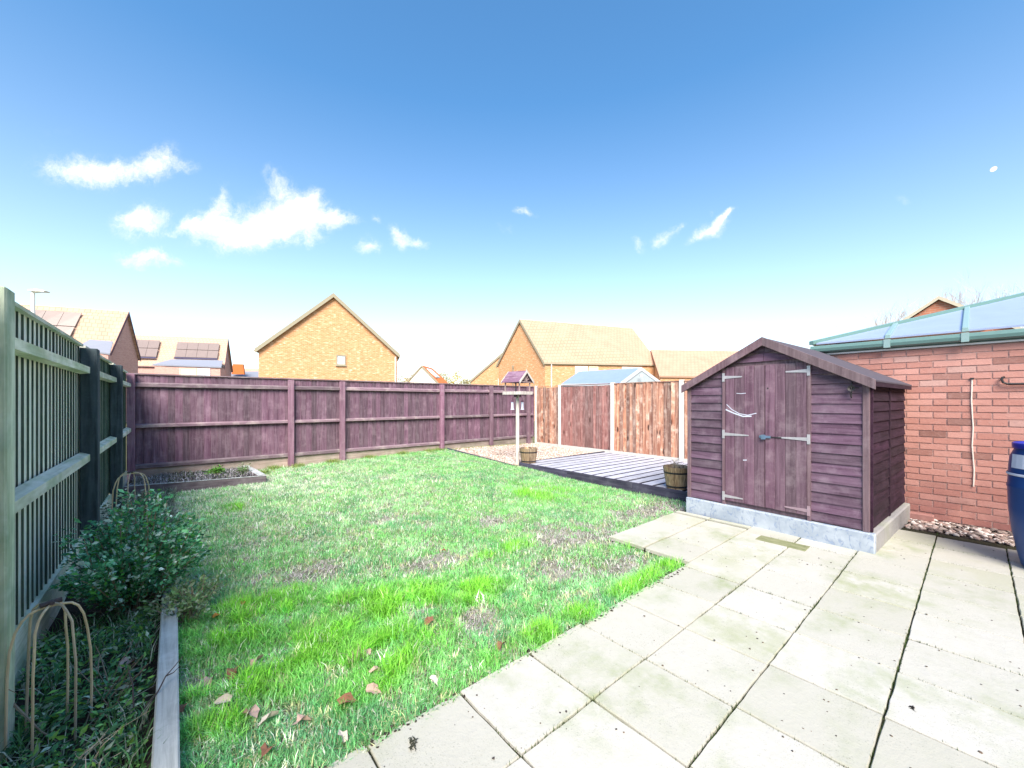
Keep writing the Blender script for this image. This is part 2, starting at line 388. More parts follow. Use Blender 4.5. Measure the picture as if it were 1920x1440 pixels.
def inst(name, me, parent=None, loc=None, rot=None, bevel=0.0, scale=None):
    o = bpy.data.objects.new(name, me); C.objects.link(o)
    if parent is not None: o.parent = parent
    if loc is not None: o.location = loc
    if rot is not None: o.rotation_euler = rot
    if scale is not None: o.scale = scale
    if bevel:
        b = o.modifiers.new('bevel', 'BEVEL'); b.width = bevel; b.segments = 1; b.limit_method = 'ANGLE'
    return o
def tag(o, label=None, cat=None, group=None, kind=None):
    if label: o['label'] = label
    if cat: o['category'] = cat
    if group: o['group'] = group
    if kind: o['kind'] = kind
    return o
def thing(name, label, cat, loc=(0, 0, 0), rz=0, group=None):
    o = bpy.data.objects.new(name, None); C.objects.link(o); o.location = loc; o.rotation_euler = (0, 0, rz); o.empty_display_size = .2
    return tag(o, label, cat, group)
def npmesh(name, V, Fc, mat, cols=None, smooth=False):
    """fast mesh from numpy: V (n,3), Fc (m,k) ; cols per vertex (n,3)"""
    me = bpy.data.meshes.new(name); n = len(V); m_, k = Fc.shape
    me.vertices.add(n); me.vertices.foreach_set('co', V.astype(np.float32).ravel())
    me.loops.add(m_ * k); me.loops.foreach_set('vertex_index', Fc.astype(np.int32).ravel())
    me.polygons.add(m_); me.polygons.foreach_set('loop_start', np.arange(0, m_ * k, k, dtype=np.int32))
    me.polygons.foreach_set('loop_total', np.full(m_, k, dtype=np.int32))
    if smooth: me.polygons.foreach_set('use_smooth', np.ones(m_, dtype=bool))
    me.update(calc_edges=True)
    if cols is not None:
        ca = me.color_attributes.new('Col', 'FLOAT_COLOR', 'POINT')
        ca.data.foreach_set('color', np.concatenate([cols, np.ones((n, 1))], 1).astype(np.float32).ravel())
    me.materials.append(MATS[mat]); return me
def vnoise(x, y, sc, seed=0):
    """smooth value noise, vectorised, 0..1"""
    x = x * sc + seed * 17.3; y = y * sc + seed * 9.1
    xi = np.floor(x).astype(np.int64); yi = np.floor(y).astype(np.int64); fx = x - xi; fy = y - yi
    fx = fx * fx * (3 - 2 * fx); fy = fy * fy * (3 - 2 * fy)
    def h(a, b):
        n = (a * 374761393 + b * 668265263 + seed * 1442695041) & 0x7fffffff
        n = ((n ^ (n >> 13)) * 1274126177) & 0x7fffffff
        return (n ^ (n >> 16)) % 10007 / 10007.0
    return (h(xi, yi) * (1 - fx) + h(xi + 1, yi) * fx) * (1 - fy) + (h(xi, yi + 1) * (1 - fx) + h(xi + 1, yi + 1) * fx) * fy
def fbm(x, y, sc, seed=0):
    return (vnoise(x, y, sc, seed) + .5 * vnoise(x, y, sc * 2.1, seed + 1) + .25 * vnoise(x, y, sc * 4.3, seed + 2)) / 1.75
def lz(x, y):
    """height of the garden soil / lawn"""
    x = np.asarray(x, float); y = np.asarray(y, float)
    a = np.clip((y - 4.5) / 4.6, 0, 1); b = np.clip((x - .5) / 5.0, 0, 1)
    return -.025 + .055 * a + .10 * a * b - .03 * np.clip((x - 3.5) / 2, 0, 1) * (1 - a) + .02 * (vnoise(x, y, 1.6, 3) - .5) + .012 * (vnoise(x, y, 5, 4) - .5)

# ------------------------------------------------------------------ ground
XL, XR, YB = -0.62, 8.7, 9.16
g = MB().add([(-900, -900, -.30), (900, -900, -.30), (900, 900, -.30), (-900, 900, -.30)], [(0, 1, 2, 3)]).build('ground', 'ground_far'); tag(g, kind='structure')
def grid_sheet(name, x0, x1, y0, y1, st, zf, mat, mask=None):
    nx = int((x1 - x0) / st) + 1; ny = int((y1 - y0) / st) + 1
    X, Y = np.meshgrid(np.linspace(x0, x1, nx), np.linspace(y0, y1, ny)); Z = zf(X, Y)
    V = np.stack([X, Y, Z], -1).reshape(-1, 3)
    i = np.arange(ny - 1)[:, None] * nx + np.arange(nx - 1)[None]; Fc = np.stack([i, i + 1, i + 1 + nx, i + nx], -1).reshape(-1, 4)
    if mask is not None:
        cx = V[Fc].mean(1); Fc = Fc[mask(cx[:, 0], cx[:, 1])]
    o = inst(name, npmesh(name, V, Fc, mat, smooth=True)); return o
tag(grid_sheet('lawn_soil', -.02, 5.62, 1.5, 9.1, .08, lambda x, y: lz(x, y) - .012, 'thatch', lambda x, y: ((y > 1.60) | (x < .0)) & ((x < 3.38) | (y > 2.42))), kind='structure')
tag(grid_sheet('flower_bed_soil', -.7, -.02, .6, 9.1, .06, lambda x, y: lz(x, y) + .03 + .05 * (fbm(x, y, 6, 8) - .5), 'soil_dark'), kind='structure')
# patio: dark bedding sheet with every slab laid on it
patio = tag(MB().add([(-3, -3.6, -.016), (6.2, -3.6, -.016), (6.2, 2.44, -.016), (3.43, 2.44, -.016), (3.43, 1.615, -.016), (-3, 1.615, -.016)], [(0, 1, 2, 3, 4, 5)]).build('patio', 'joint_soil'), kind='structure')
PIT = .4505
slab_meshes = []
for k in range(6):
    mb = MB(); h = PIT / 2 - .0056; n = 6; rr = random.Random(k)
    # slightly irregular pressed edge: ring of points
    ring = []
    for sx, sy, dx, dy in ((-1, -1, 1, 0), (1, -1, 0, 1), (1, 1, -1, 0), (-1, 1, 0, -1)):
        for j in range(n):
            f = j / n * 2 * h
            ring.append((sx * h + dx * f + rr.uniform(-.002, .002), sy * h + dy * f + rr.uniform(-.002, .002)))
    N = len(ring)
    vs = [(x, y, -.034) for x, y in ring] + [(x, y, -.006) for x, y in ring] + [(x * .985, y * .985, 0) for x, y in ring]
    fs = [(i, (i + 1) % N, N + (i + 1) % N, N + i) for i in range(N)] + [(N + i, N + (i + 1) % N, 2 * N + (i + 1) % N, 2 * N + i) for i in range(N)] + [tuple(range(2 * N, 3 * N))]
    me = mb.add(vs, fs).mesh('paving_slab'); me.materials.append(MATS['slab']); slab_meshes.append(me)
def slab(cx, cy, sx=1.0, sy=1.0, mat=None, dz=0.0):
    o = inst('paving_slab', random.choice(slab_meshes), patio, (cx, cy, dz + random.uniform(-.0025, .0025)), (random.uniform(-.004, .004), random.uniform(-.004, .004), random.choice((0, PI / 2, PI, -PI / 2)) if sx == sy == 1 else 0), scale=(sx, sy, 1))
    if mat:
        o.data = o.data.copy(); o.data.materials[0] = MATS[mat]; o['label'] = 'olive stained paving slab strip in front of the shed'
    return o
XJ = .143
for r in range(-4, 4):                      # rows by their far edge Y
    y1 = 1.62 - .0 - (3 - r) * .4515; cyy = y1 - PIT / 2
    off = random.choice((0, 0, .012, -.015)) if r < 2 else 0
    x = XJ - PIT * 4
    while x < 6.3:
        if x + PIT > 6.36: break
        xx = x + off
        if cyy > .62 and xx + PIT / 2 > 4.88: break
        if abs(xx + PIT / 2) < 60: slab(xx + PIT / 2, cyy, 1, 1.008)
        x += PIT
for j, (yy0, yy1) in enumerate(((1.625, 2.06), (2.066, 2.47))):           # the two rows that run out in front of the shed
    for i in range(3):
        x0 = 3.42 + i * PIT
        if x0 + PIT < 4.95: slab(x0 + PIT / 2, (yy0 + yy1) / 2, 1, (yy1 - yy0 - .003) / PIT)
    slab(4.86, (yy0 + yy1) / 2, .17, (yy1 - yy0) / PIT)
olive = slab(4.56, 1.245, .42, .96, 'slab_olive', .0045)
# ------------------------------------------------------------------ timber featheredge fences
def feather_mesh(w, hgt, t0, t1, mat, name='board', wob=0.0):
    """vertical featheredge board: local x across (0..w), y outwards (towards garden = -y), thick edge at x=0"""
    mb = MB(); vs = []; nz = 5
    for i in range(nz):
        z = hgt * i / (nz - 1); d = wob * math.sin(i * 1.9)
        vs += [(0 + d, -t0, z), (w + d, -t1, z), (w + d, 0, z), (0 + d, 0, z)]
    fs = []
    for i in range(nz - 1):
        a = i * 4
        for k in range(4): fs.append((a + k, a + (k + 1) % 4, a + 4 + (k + 1) % 4, a + 4 + k))
    fs += [(3, 2, 1, 0), tuple(range(4 * nz - 4, 4 * nz))]
    me = mb.add(vs, fs).mesh(name); me.materials.append(MATS[mat]); return me
# back fence (runs along X at Y = YB, garden side faces -Y)
bf = thing('garden_fence', 'long purple stained closeboard fence running across the back of the garden', 'fence', (0, YB, 0))
bm_ = [feather_mesh(.118, 1.58, .02, .006, 'fence_purple', wob=w) for w in (0, .002, -.002)]
x = XL + .03; i = 0
while x < XR - .02:
    inst('board', bm_[i % 3], bf, (x, random.uniform(-.002, .002), .265), (0, 0, random.uniform(-.01, .01))); x += .1; i += 1
BPX = [1.81, 2.82, 5.33, 6.95, 8.42]
edges = [XL + .0] + BPX + [XR]
for a, b in zip(edges[:-1], edges[1:]):
    a2, b2 = a + .055, b - .055
    for z, hh, dp in ((1.675, .085, .075), (.98, .07, .08), (.30, .08, .075)):
        mb = MB(); zz = random.uniform(-.006, .006)
        # arris rail: triangular-ish section
        poly = [(a2, -.022, z - hh / 2), (a2, -.022, z + hh / 2), (a2, -dp, z + hh * .22), (a2, -dp, z - hh * .38)]
        mb.prism(poly, (b2 - a2, 0, zz)).build('rail', 'fence_purple_rail', bf)
    MB().box(a2, b2, -.035, -.008, .02, .264).build('gravel_board', 'gravel_board', bf)
for px in BPX:
    mb = MB().box(px - .052, px + .052, -.125, -.022, -.25, 1.83); o = mb.build('post', 'fence_post', bf, bevel=.006)
MB().box(XL, XR, -.045, .03, 1.848, 1.868).build('capping', 'fence_purple_rail', bf)
# left fence (along Y at X = XL, garden side faces +X)
lf = thing('garden_fence', 'pale green weathered closeboard fence along the left side with posts darkened for shade', 'fence', (XL, 0, 0))
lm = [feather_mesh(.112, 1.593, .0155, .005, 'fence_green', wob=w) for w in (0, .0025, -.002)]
for me in lm:                                      # shade on the thick edges is painted in dark green
    me.materials.append(MATS['fence_edge_shade'])
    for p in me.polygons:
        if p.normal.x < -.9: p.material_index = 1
y = 1.3; i = 0
while y < YB - .05:
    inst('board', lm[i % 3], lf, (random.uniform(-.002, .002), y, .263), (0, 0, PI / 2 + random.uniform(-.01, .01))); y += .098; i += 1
LPY = [.05, 2.49, 4.9, 6.92]
le = LPY + [YB - .12]
for a, b in zip(le[:-1], le[1:]):
    for z, hh in ((1.665, .08), (.93, .085)):
        poly = [(.022, a + .055, z - hh / 2), (.022, a + .055, z + hh / 2), (.078, a + .055, z + hh * .25), (.078, a + .055, z - hh * .4)]
        MB().prism(poly, (0, b - a - .11, 0)).build('rail', 'fence_green_rail', lf)
    MB().box(.0, .035, a + .055, b - .055, 0, .262).build('gravel_board', 'fence_green_rail', lf)
    MB().box(-.03, .04, a + .055, b - .055, 1.856, 1.876).build('capping', 'fence_green_rail', lf)
for k, py in enumerate(LPY):
    MB().box(.018, .125, py - .055, py + .055, -.25, 1.845).build('post', 'fence_green_post' if k < 2 else 'post_shade', lf, bevel=.006)
MB().box(.02, .12, YB - .14, YB - .03, -.25, 1.85).build('post', 'fence_post', lf, bevel=.006)
# right fence: concrete posts with framed panels, faces -X
rf = thing('panel_fence', 'unstained brown wooden panel fence with white concrete posts behind the decking', 'fence', (XR, 0, 0))
RPY = [9.02, 8.0, 6.15, 4.3, 2.45]
for py in RPY:
    wd = .05 if py < 9 else .03
    MB().box(-.05, .05, py - wd, py + wd, -.2, 1.88).build('post', 'concrete_post', rf, bevel=.008)
for pi_, (a, b) in enumerate(zip(RPY[:-1], RPY[1:])):
    mt = 'panel_brown_dark' if pi_ == 1 else 'panel_brown'
    ms = [feather_mesh(.125, 1.70 if pi_ < 2 else 1.74, .021, .005, mt, wob=w) for w in (.004, -.004, .007)]
    y = b + .05; i = 0
    while y < a - .1:
        inst('board', ms[i % 3], rf, (random.uniform(-.004, .004), y + .1, .12 + random.uniform(-.012, .004)), (random.uniform(-.006, .006), random.uniform(-.004, .004), -PI / 2 + random.uniform(-.03, .03))); y += .092 + random.uniform(-.006, .006); i += 1
    MB().box(-.03, .02, b + .05, a - .05, 1.845, 1.865).build('capping', mt, rf)
    MB().box(-.025, .015, b + .05, a - .05, -.02, .11).build('gravel_board', 'concrete_post', rf)

# ------------------------------------------------------------------ shed
DF = 2.7
pl = thing('concrete_plinth', 'pale painted concrete plinth under the purple shed', 'plinth', (4.865, .60, 0), math.radians(-DF))
MB().box(0, .06, 0, 1.80, -.05, .178).build('front_face', 'plinth_paint', pl, bevel=.008)
MB().box(.062, 1.86, .0, 1.80, -.05, .172).build('side_face', 'plinth_bare', pl, bevel=.012)
sh = thing('garden_shed', 'purple stained overlap timber shed with double doors on a concrete plinth', 'shed', (4.925, .645, .18), math.radians(-DF))
SW, SL, EH, RH = 1.745, 1.78, 1.425, 1.90          # width (y), depth (x), eave, ridge
def roofz(y): return EH + (RH - EH) * (1 - abs(y - SW / 2) / (SW / 2))
def shiplap(y0, y1, z0, z1, xf, mat, topf=None, nb=.1, dirx=True, name='cladding_board'):
    """one overlapping board, thick at the bottom, on the front face (x = xf, outward -x)"""
    t0, t1 = .017, .004
    if topf: za, zb = min(z1, topf(y0)), min(z1, topf(y1))
    else: za = zb = z1
    if za <= z0 + .004 and zb <= z0 + .004: return None
    vs = [(xf - t0, y0, z0), (xf - t0, y1, z0), (xf, y1, z0), (xf, y0, z0), (xf - t1, y0, max(za, z0 + .002)), (xf - t1, y1, max(zb, z0 + .002)), (xf, y1, max(zb, z0 + .002)), (xf, y0, max(za, z0 + .002))]
    return MB().add(vs, [(0, 1, 2, 3)[::-1], (4, 5, 6, 7), (0, 3, 7, 4), (1, 5, 6, 2), (0, 4, 5, 1), (3, 2, 6, 7)])
D0, DM, D1 = .475, .862, 1.285                     # door jambs and meeting line, from the right
DZ = 1.62
bh = .099
nb = 18
for k in range(nb):
    z0 = .01 + k * bh
    for (a, b) in ((.045, D0 - .01), (D1 + .01, SW - .04)):
        if z0 > max(roofz(a), roofz(b)) - .02: continue
        # clip the board against the slope by splitting where the roof cuts it
        f = lambda yy: roofz(yy) - .01
        aa, bb = a, b
        if f(aa) < z0: aa = a + (z0 - f(a)) * (SW / 2) / (RH - EH) + .002
        if f(bb) < z0: bb = b - (z0 - f(b)) * (SW / 2) / (RH - EH) - .002
        if bb - aa < .03: continue
        mb = shiplap(aa, bb, z0, z0 + bh + .004, 0, 'shed_purple', f)
        if mb: mb.build('cladding_board', 'shed_purple', sh, loc=(0, 0, random.uniform(-.003, .003)))
for k in range(3):
    z0 = DZ + .04 + k * bh; a = D0; b = D1
    f = lambda yy: roofz(yy) - .01
    if f(a) < z0: a = (z0 - EH + .012) * (SW / 2) / (RH - EH)
    if f(b) < z0: b = SW - (z0 - EH + .012) * (SW / 2) / (RH - EH)
    if b - a > .08:
        m_ = (a + b) / 2
        for (p, q) in ((a, m_ - .002), (m_ + .002, b)):
            mb = shiplap(p, q, z0, z0 + bh, 0, '', f); mb.build('cladding_board', 'shed_purple', sh)
# core walls behind the boards (front pentagon, sides, back)
MB().prism([(0.001, .01, 0), (0.001, SW - .01, 0), (0.001, SW - .01, EH - .01), (0.001, SW / 2, RH - .012), (0.001, .01, EH - .01)], (.02, 0, 0)).build('front_frame', 'shed_trim', sh)
MB().box(.022, SL - .02, .012, .032, 0, EH - .02).box(.022, SL - .02, SW - .03, SW - .01, 0, EH - .02).box(SL - .02, SL, .012, SW - .012, 0, EH - .02).build('wall_frame', 'shed_side_shade', sh)
# right-hand side cladding, boards along x, outward -y
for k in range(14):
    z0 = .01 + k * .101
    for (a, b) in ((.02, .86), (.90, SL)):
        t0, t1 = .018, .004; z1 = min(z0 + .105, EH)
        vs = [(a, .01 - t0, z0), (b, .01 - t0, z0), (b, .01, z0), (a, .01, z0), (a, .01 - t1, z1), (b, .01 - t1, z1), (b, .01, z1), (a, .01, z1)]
        MB().add(vs, [(3, 2, 1, 0), (4, 5, 6, 7), (0, 1, 5, 4), (1, 2, 6, 5), (2, 3, 7, 6), (3, 0, 4, 7)]).build('cladding_board', 'shed_side_shade', sh)
MB().box(.862, .898, -.012, .01, 0, EH - .02).build('cover_strip', 'shed_side_shade', sh)
for (a, b, nm) in ((-.004, .045, 'corner_trim'), (SW - .04, SW + .004, 'corner_trim')):
    MB().box(-.026, .012, a, b, 0, EH - .01 + .02).build(nm, 'shed_trim', sh, bevel=.003)
MB().box(.013, .04, -.022, .0085, 0, EH - .02).build('corner_trim', 'shed_side_shade', sh)
MB().box(-.03, -.001, D1 + .001, D1 + .03, 0, DZ + .02).build('door_jamb', 'shed_trim', sh); MB().box(-.03, -.001, D0 - .03, D0 - .001, 0, DZ + .02).build('door_jamb', 'shed_trim', sh)
# doors
def door(y0, y1, label):
    d = MB().box(-.012, -.003, y0, y1, .05, DZ).build('door', 'shed_trim', sh); d['label'] = label
    n = 4; w = (y1 - y0) / n
    for k in range(n):
        MB().box(-.028, -.0125, y0 + k * w + .0015, y0 + (k + 1) * w - .0015, .048 + random.uniform(0, .004), DZ - random.uniform(0, .004)).build('door_board', 'shed_door', d, bevel=.002)
    return d
dl = door(DM + .004, D1 - .002, 'left door with a pale curved scuff'); dr = door(D0 + .002, DM - .002, 'right door with the bolt')
for d, yj, sgn in ((dl, D1, -1), (dr, D0, 1)):
    for z in (.10, .83, 1.53):
        if sgn < 0 and z > 1: z = 1.50
        m2 = 'galv' if not (sgn > 0 and z < .5) else 'pink_hinge'
        L = .20 if z < 1 else .19
        if z == .83: L = .26
        vs = [(-.0335, yj, z - .018), (-.0335, yj + sgn * L, z - .006), (-.0335, yj + sgn * L, z + .006), (-.0335, yj, z + .018)]
        MB().prism(vs, (.0045, 0, 0)).build('hinge', m2, d)
        MB().box(-.036, -.0305, min(yj - sgn * .028, yj + sgn * .0), max(yj - sgn * .028, yj), z - .05, z + .05).build('hinge_plate', m2, d)
MB().box(-.042, -.029, DM - .06, DM + .05, .815, .84).box(-.055, -.0425, DM - .012, DM + .03, .80, .85).build('bolt', 'steel_blue', dr)
MB().box(-.036, -.029, DM - .16, DM - .06, .822, .834).build('hasp', 'black_iron', dr)
MB().lathe([(.0, 0), (.008, 0), (.008, .004), (0, .005)], seg=8, cap=False).build('knot_hole', 'black_iron', dr, loc=(-.0285, DM - .03, 1.36)).rotation_euler = (0, -PI / 2, 0)
# curved scuffs on the left door
def scuff(pts, r):
    mb = MB(); P = [Vector(p) for p in pts]
    for a, b in zip(P[:-1], P[1:]):
        n = (b - a).normalized(); u = Vector((0, -n.z, n.y)) * r
        mb.add([a - u, b - u, b + u, a + u], [(0, 1, 2, 3)])
    return mb.build('scuff_mark', 'label_white', dl)
scuff([(-.0292, D1 - .02, 1.18), (-.0292, D1 - .08, 1.12), (-.0292, D1 - .16, 1.075), (-.0292, D1 - .25, 1.06), (-.0292, D1 - .34, 1.085)], .004)
scuff([(-.0294, D1 - .01, 1.12), (-.0294, D1 - .10, 1.08), (-.0294, D1 - .20, 1.045), (-.0294, D1 - .29, 1.05)], .007)
scuff([(-.0292, D1 - .13, 1.31), (-.0292, D1 - .18, 1.305), (-.0292, D1 - .23, 1.31)], .003)
scuff([(-.0292, D1 - .20, .545), (-.0292, D1 - .24, .55)], .005)
MB().lathe([(.0, 0), (.01, .002), (.012, .02), (.03, .03)], seg=8, cap=False).build('wall_hook', 'black_iron', sh, loc=(-.03, .12, 1.34)).rotation_euler = (0, -PI / 2, 0)
MB().tube([(-.02, .12, 1.40), (-.045, .12, 1.39), (-.05, .12, 1.33), (-.04, .125, 1.27), (-.025, .125, 1.25)], .006, 6).build('hook', 'black_iron', sh)
MB().tube([(-.02, .07, 1.345), (-.045, .13, 1.35)], .005, 6).build('hook', 'black_iron', sh)
# roof
OV = .055
sl = (RH - EH) / (SW / 2)
for sg in (-1, 1):
    y_e = SW / 2 + sg * (SW / 2 + OV); z_e = RH - sl * (SW / 2 + OV)
    poly = [(-.06, SW / 2, RH + .004), (-.06, y_e, z_e + .004), (-.06, y_e, z_e + .018), (-.06, SW / 2, RH + .018)]
    MB().prism(poly, (SL + .12, 0, 0)).build('roof_panel', 'felt', sh)
    poly = [(-.082, SW / 2 + sg * .001, RH - .072), (-.082, y_e, z_e - .07), (-.082, y_e, z_e + .022), (-.082, SW / 2 + sg * .001, RH + .022)]
    MB().prism(poly, (.0195, 0, 0)).build('bargeboard', 'shed_trim', sh, bevel=.002)
    MB().box(-.06, SL + .05, min(y_e, y_e - sg * .016), max(y_e, y_e - sg * .016), z_e - .04, z_e + .0035).build('fascia', 'shed_side_shade', sh)

# ------------------------------------------------------------------ brick wall + conservatory roof (neighbouring building at the right)
WX = 6.85
cons = thing('conservatory', 'red brick conservatory wall with green framed glass roof on the right', 'conservatory', (0, 0, 0))
wall = MB().box(WX + .008, WX + .2, -3.6, 1.45, -.1, 2.03).build('brick_wall', 'mortar', cons)
brick_me = []
for L in (.213, .1):
    me = MB().add([(0, 0, 0), (0, L, 0), (.02, L, 0), (.02, 0, 0), (0, 0, .064), (0, L, .064), (.02, L, .064), (.02, 0, .064)],
                  [(0, 1, 2, 3), (7, 6, 5, 4), (1, 0, 4, 5), (2, 1, 5, 6), (3, 2, 6, 7), (0, 3, 7, 4)]).mesh('brick'); me.materials.append(MATS['brick_red']); brick_me.append(me)
rest = MB()
for k in range(27):
    z = .0 + k * .0752; y = 1.45
    first = True
    while y > -3.5:
        L = .1 if (first and k % 2) else .213
        y0 = y - L; dx = random.uniform(-.003, .003)
        if y0 > -.62:
            inst('brick', brick_me[1 if L < .2 else 0], wall, (WX + dx - .001, y0, z + random.uniform(-.0015, .0015)))
        else:
            rest.box(WX + dx, WX + .0075, y0, y0 + L, z, z + .064)
        y = y0 - .0115; first = False
o = rest.build('brick_courses', 'brick_red', wall); o['kind'] = 'stuff'
# gutter and fascia
gy0, gy1 = -3.6, 1.5
MB().box(WX - .035, WX + .2, gy0, gy1 - .02, 2.035, 2.055).build('cill_strip', 'white_upvc', cons)
MB().box(WX - .02, WX + .15, gy0, gy1 - .02, 2.0565, 2.16).build('fascia', 'green_frame', cons)
prof = [(-.11, 2.155), (-.115, 2.12), (-.105, 2.085), (-.08, 2.07), (-.03, 2.07), (-.022, 2.085), (-.022, 2.16), (-.03, 2.16), (-.03, 2.09), (-.08, 2.085), (-.095, 2.10), (-.1, 2.16)]
MB().prism([(WX + a, gy0, b) for a, b in prof], (0, gy1 - gy0, 0)).build('gutter', 'green_frame', cons)
for yy in (.72, .08, -.6):
    MB().box(WX - .121, WX - .02, yy - .03, yy + .03, 2.064, 2.167).build('gutter_clip', 'green_frame_pale', cons)
RS = .325                                                       # roof slope
def rz_(x): return 2.185 + (x - (WX - .05)) * RS
hipx = lambda y: (WX - .05) + (1.5 - y)                         # hip line plan at 45 degrees
RTOP = 3.1
xr = (WX - .05) + RTOP
ys = [1.5, .72, .08, -.56, -1.2, -1.84, -2.48, -3.12]
for a, b in zip(ys[:-1], ys[1:]):
    a2, b2 = a - .025, b + .025
    xa, xb = min(hipx(a2), xr) - .0, min(hipx(b2), xr)
    x0 = WX - .05
    poly = [(x0, a2, rz_(x0)), (xa, a2, rz_(xa)), (xb, b2, rz_(xb)), (x0, b2, rz_(x0))]
    if a == 1.5: poly = [(x0, a2 - .03, rz_(x0)), (xb, b2, rz_(xb)), (x0, b2, rz_(x0))]
    MB().prism(poly, (0, 0, .02)).build('glass_pane', 'glass_roof', cons)
for y in ys[1:]:
    x1 = min(hipx(y), xr); x0 = WX - .06
    MB().prism([(x0, y - .03, rz_(x0) + .0), (x0, y + .03, rz_(x0)), (x0, y + .024, rz_(x0) + .05), (x0, y - .024, rz_(x0) + .05)], (x1 - x0, 0, (x1 - x0) * RS)).build('glazing_bar', 'green_frame_pale', cons, bevel=.004)
x1 = xr; x0 = WX - .05
MB().prism([(x0, 1.5 + .03, rz_(x0)), (x0 - .02, 1.5 - .03, rz_(x0)), (x0 - .02, 1.47, rz_(x0) + .055), (x0, 1.53, rz_(x0) + .055)], (RTOP, -RTOP, RTOP * RS)).build('hip_bar', 'green_frame', cons, bevel=.004)
MB().box(xr - .03, xr + .05, -3.6, 1.5 - RTOP, rz_(xr) - .02, rz_(xr) + .09).build('ridge', 'green_frame', cons)
# far pitch of the hipped end (faces +Y) so the roof is closed
MB().prism([(x0, 1.5, rz_(x0)), (xr + RTOP, 1.5, rz_(x0)), (xr, 1.5 - RTOP, rz_(xr))], (0, 0, .015)).build('glass_pane', 'glass_roof', cons)
MB().box(WX + .2, xr + RTOP, 1.28, 1.45, -.1, 2.05).build('end_wall', 'mortar', cons)
c_ = tag(MB().tube([(WX - .008, .03, 1.655), (WX - .012, .035, 1.4), (WX - .01, .022, 1.1), (WX - .013, .03, .9), (WX - .01, .015, .62), (WX - .012, .02, .44)], .006, 6).build('wall_cable', 'cable_white'), 'thin white cable hanging down the red brick wall', 'cable')
MB().box(-.006, .012, -.014, .014, -.008, .008).build('cable_clip', 'black_iron', c_, loc=(WX - .016, .03, 1.655))
tag(MB().tube([(WX - .01, -.195, 1.66), (WX - .03, -.185, 1.655), (WX - .035, -.18, 1.63), (WX - .035, -.19, 1.60), (WX - .035, -.22, 1.585), (WX - .03, -.5, 1.58), (WX - .03, -1.3, 1.58)], .011, 8).build('wall_pipe', 'black_iron'), 'dark bent metal pipe fixed high on the red brick wall', 'pipe')
tag(MB().box(-.05, .05, -.1, .1, 0, .075).build('loose_brick', 'brick_red', loc=(6.74, .42, -.01), bevel=.006), 'half buried loose brick between the plinth corner and brick wall', 'brick')
# water butt
wb = thing('water_butt', 'blue plastic barrel with white label at the right edge of the patio', 'barrel', (5.485, -.47, .0))
MB().lathe([(.20, 0), (.225, .02), (.245, .12), (.275, .3), (.293, .5), (.297, .66), (.302, .675), (.302, .69), (.297, .70), (.293, .82), (.285, .93), (.262, .99), (.262, 1.03)], seg=40).build('body', 'barrel_blue', wb, smooth=True)
MB().lathe([(.268, 1.0), (.272, 1.005), (.272, 1.045), (.262, 1.05), (.26, 1.035), (0, 1.035)], seg=40, cap=False).build('lid', 'lid_blue', wb, smooth=True)
lab = MB(); 
for k in range(12):
    a0 = math.radians(110 + k * 10); a1 = a0 + math.radians(10)
    lab.add([(.296 * math.cos(a0), .296 * math.sin(a0), .84), (.296 * math.cos(a1), .296 * math.sin(a1), .84), (.289 * math.cos(a1), .289 * math.sin(a1), .955), (.289 * math.cos(a0), .289 * math.sin(a0), .955)], [(0, 1, 2, 3)])
lab.build('label_patch', 'label_white', wb)
MB().lathe([(.300, .775), (.3035, .78), (.3035, .79), (.300, .795)], seg=40, cap=False).build('rim_band', 'label_white', wb)

# ------------------------------------------------------------------ decking
dk = thing('decking', 'frosty grey timber deck with dark front fascia beside the shed', 'decking', (5.58, 2.3, 0))
DL = 4.02
nbd = 17; pw = DL / nbd
for k in range(nbd):
    y0 = k * pw
    o = MB().cbox(.03, 3.03, y0 + .03, y0 + pw - .03, .035, .09, .004).build('deck_board', 'deck_board', dk, loc=(0, 0, random.uniform(-.002, .002)))
    o.data.materials.append(MATS['deck_dark'])      # shade of the gaps painted on the board sides
    for p in o.data.polygons:
        if abs(p.normal.y) > .9: p.material_index = 1
    o.rotation_euler = (0, math.radians(.55), 0)
for (a, b) in ((0, 1.28), (1.283, 2.66), (2.663, DL)):
    MB().box(.0, .028, a, b, -.16, .098).build('fascia_board', 'deck_dark', dk, bevel=.003)
MB().box(.03, 3.0, DL, DL + .025, -.1, .085).build('fascia_board', 'deck_dark', dk)
MB().box(.03, 3.0, 0, DL, -.09, .030).build('frame', 'deck_dark', dk).rotation_euler = (0, math.radians(.55), 0)
# low edging board between gravel and lawn
ed = thing('timber_edging', 'low dark timber edging board between the gravel corner and the lawn', 'edging', (5.5, 6.36, 0))
ya, za, yb, zb = 0, .04, 2.72, .165
for (s0, s1) in ((0, .48), (.482, 1)):
    p = [(0, s0 * yb, -.1), (0, s1 * yb, -.1), (0, s1 * yb, za + (zb - za) * s1), (0, s0 * yb, za + (zb - za) * s0)]
    MB().prism(p, (-.035, 0, 0)).build('edging_board', 'deck_dark', ed)
gz = lambda x, y: .03 + .08 * np.clip((np.asarray(y) - 6.3) / 2.8, 0, 1) - .05 * np.clip((np.asarray(x) - 6.5) / 2.2, 0, 1)
tag(grid_sheet('gravel_bed', 5.48, 8.62, 6.32, 9.13, .1, gz, 'gravel_base'), kind='structure')
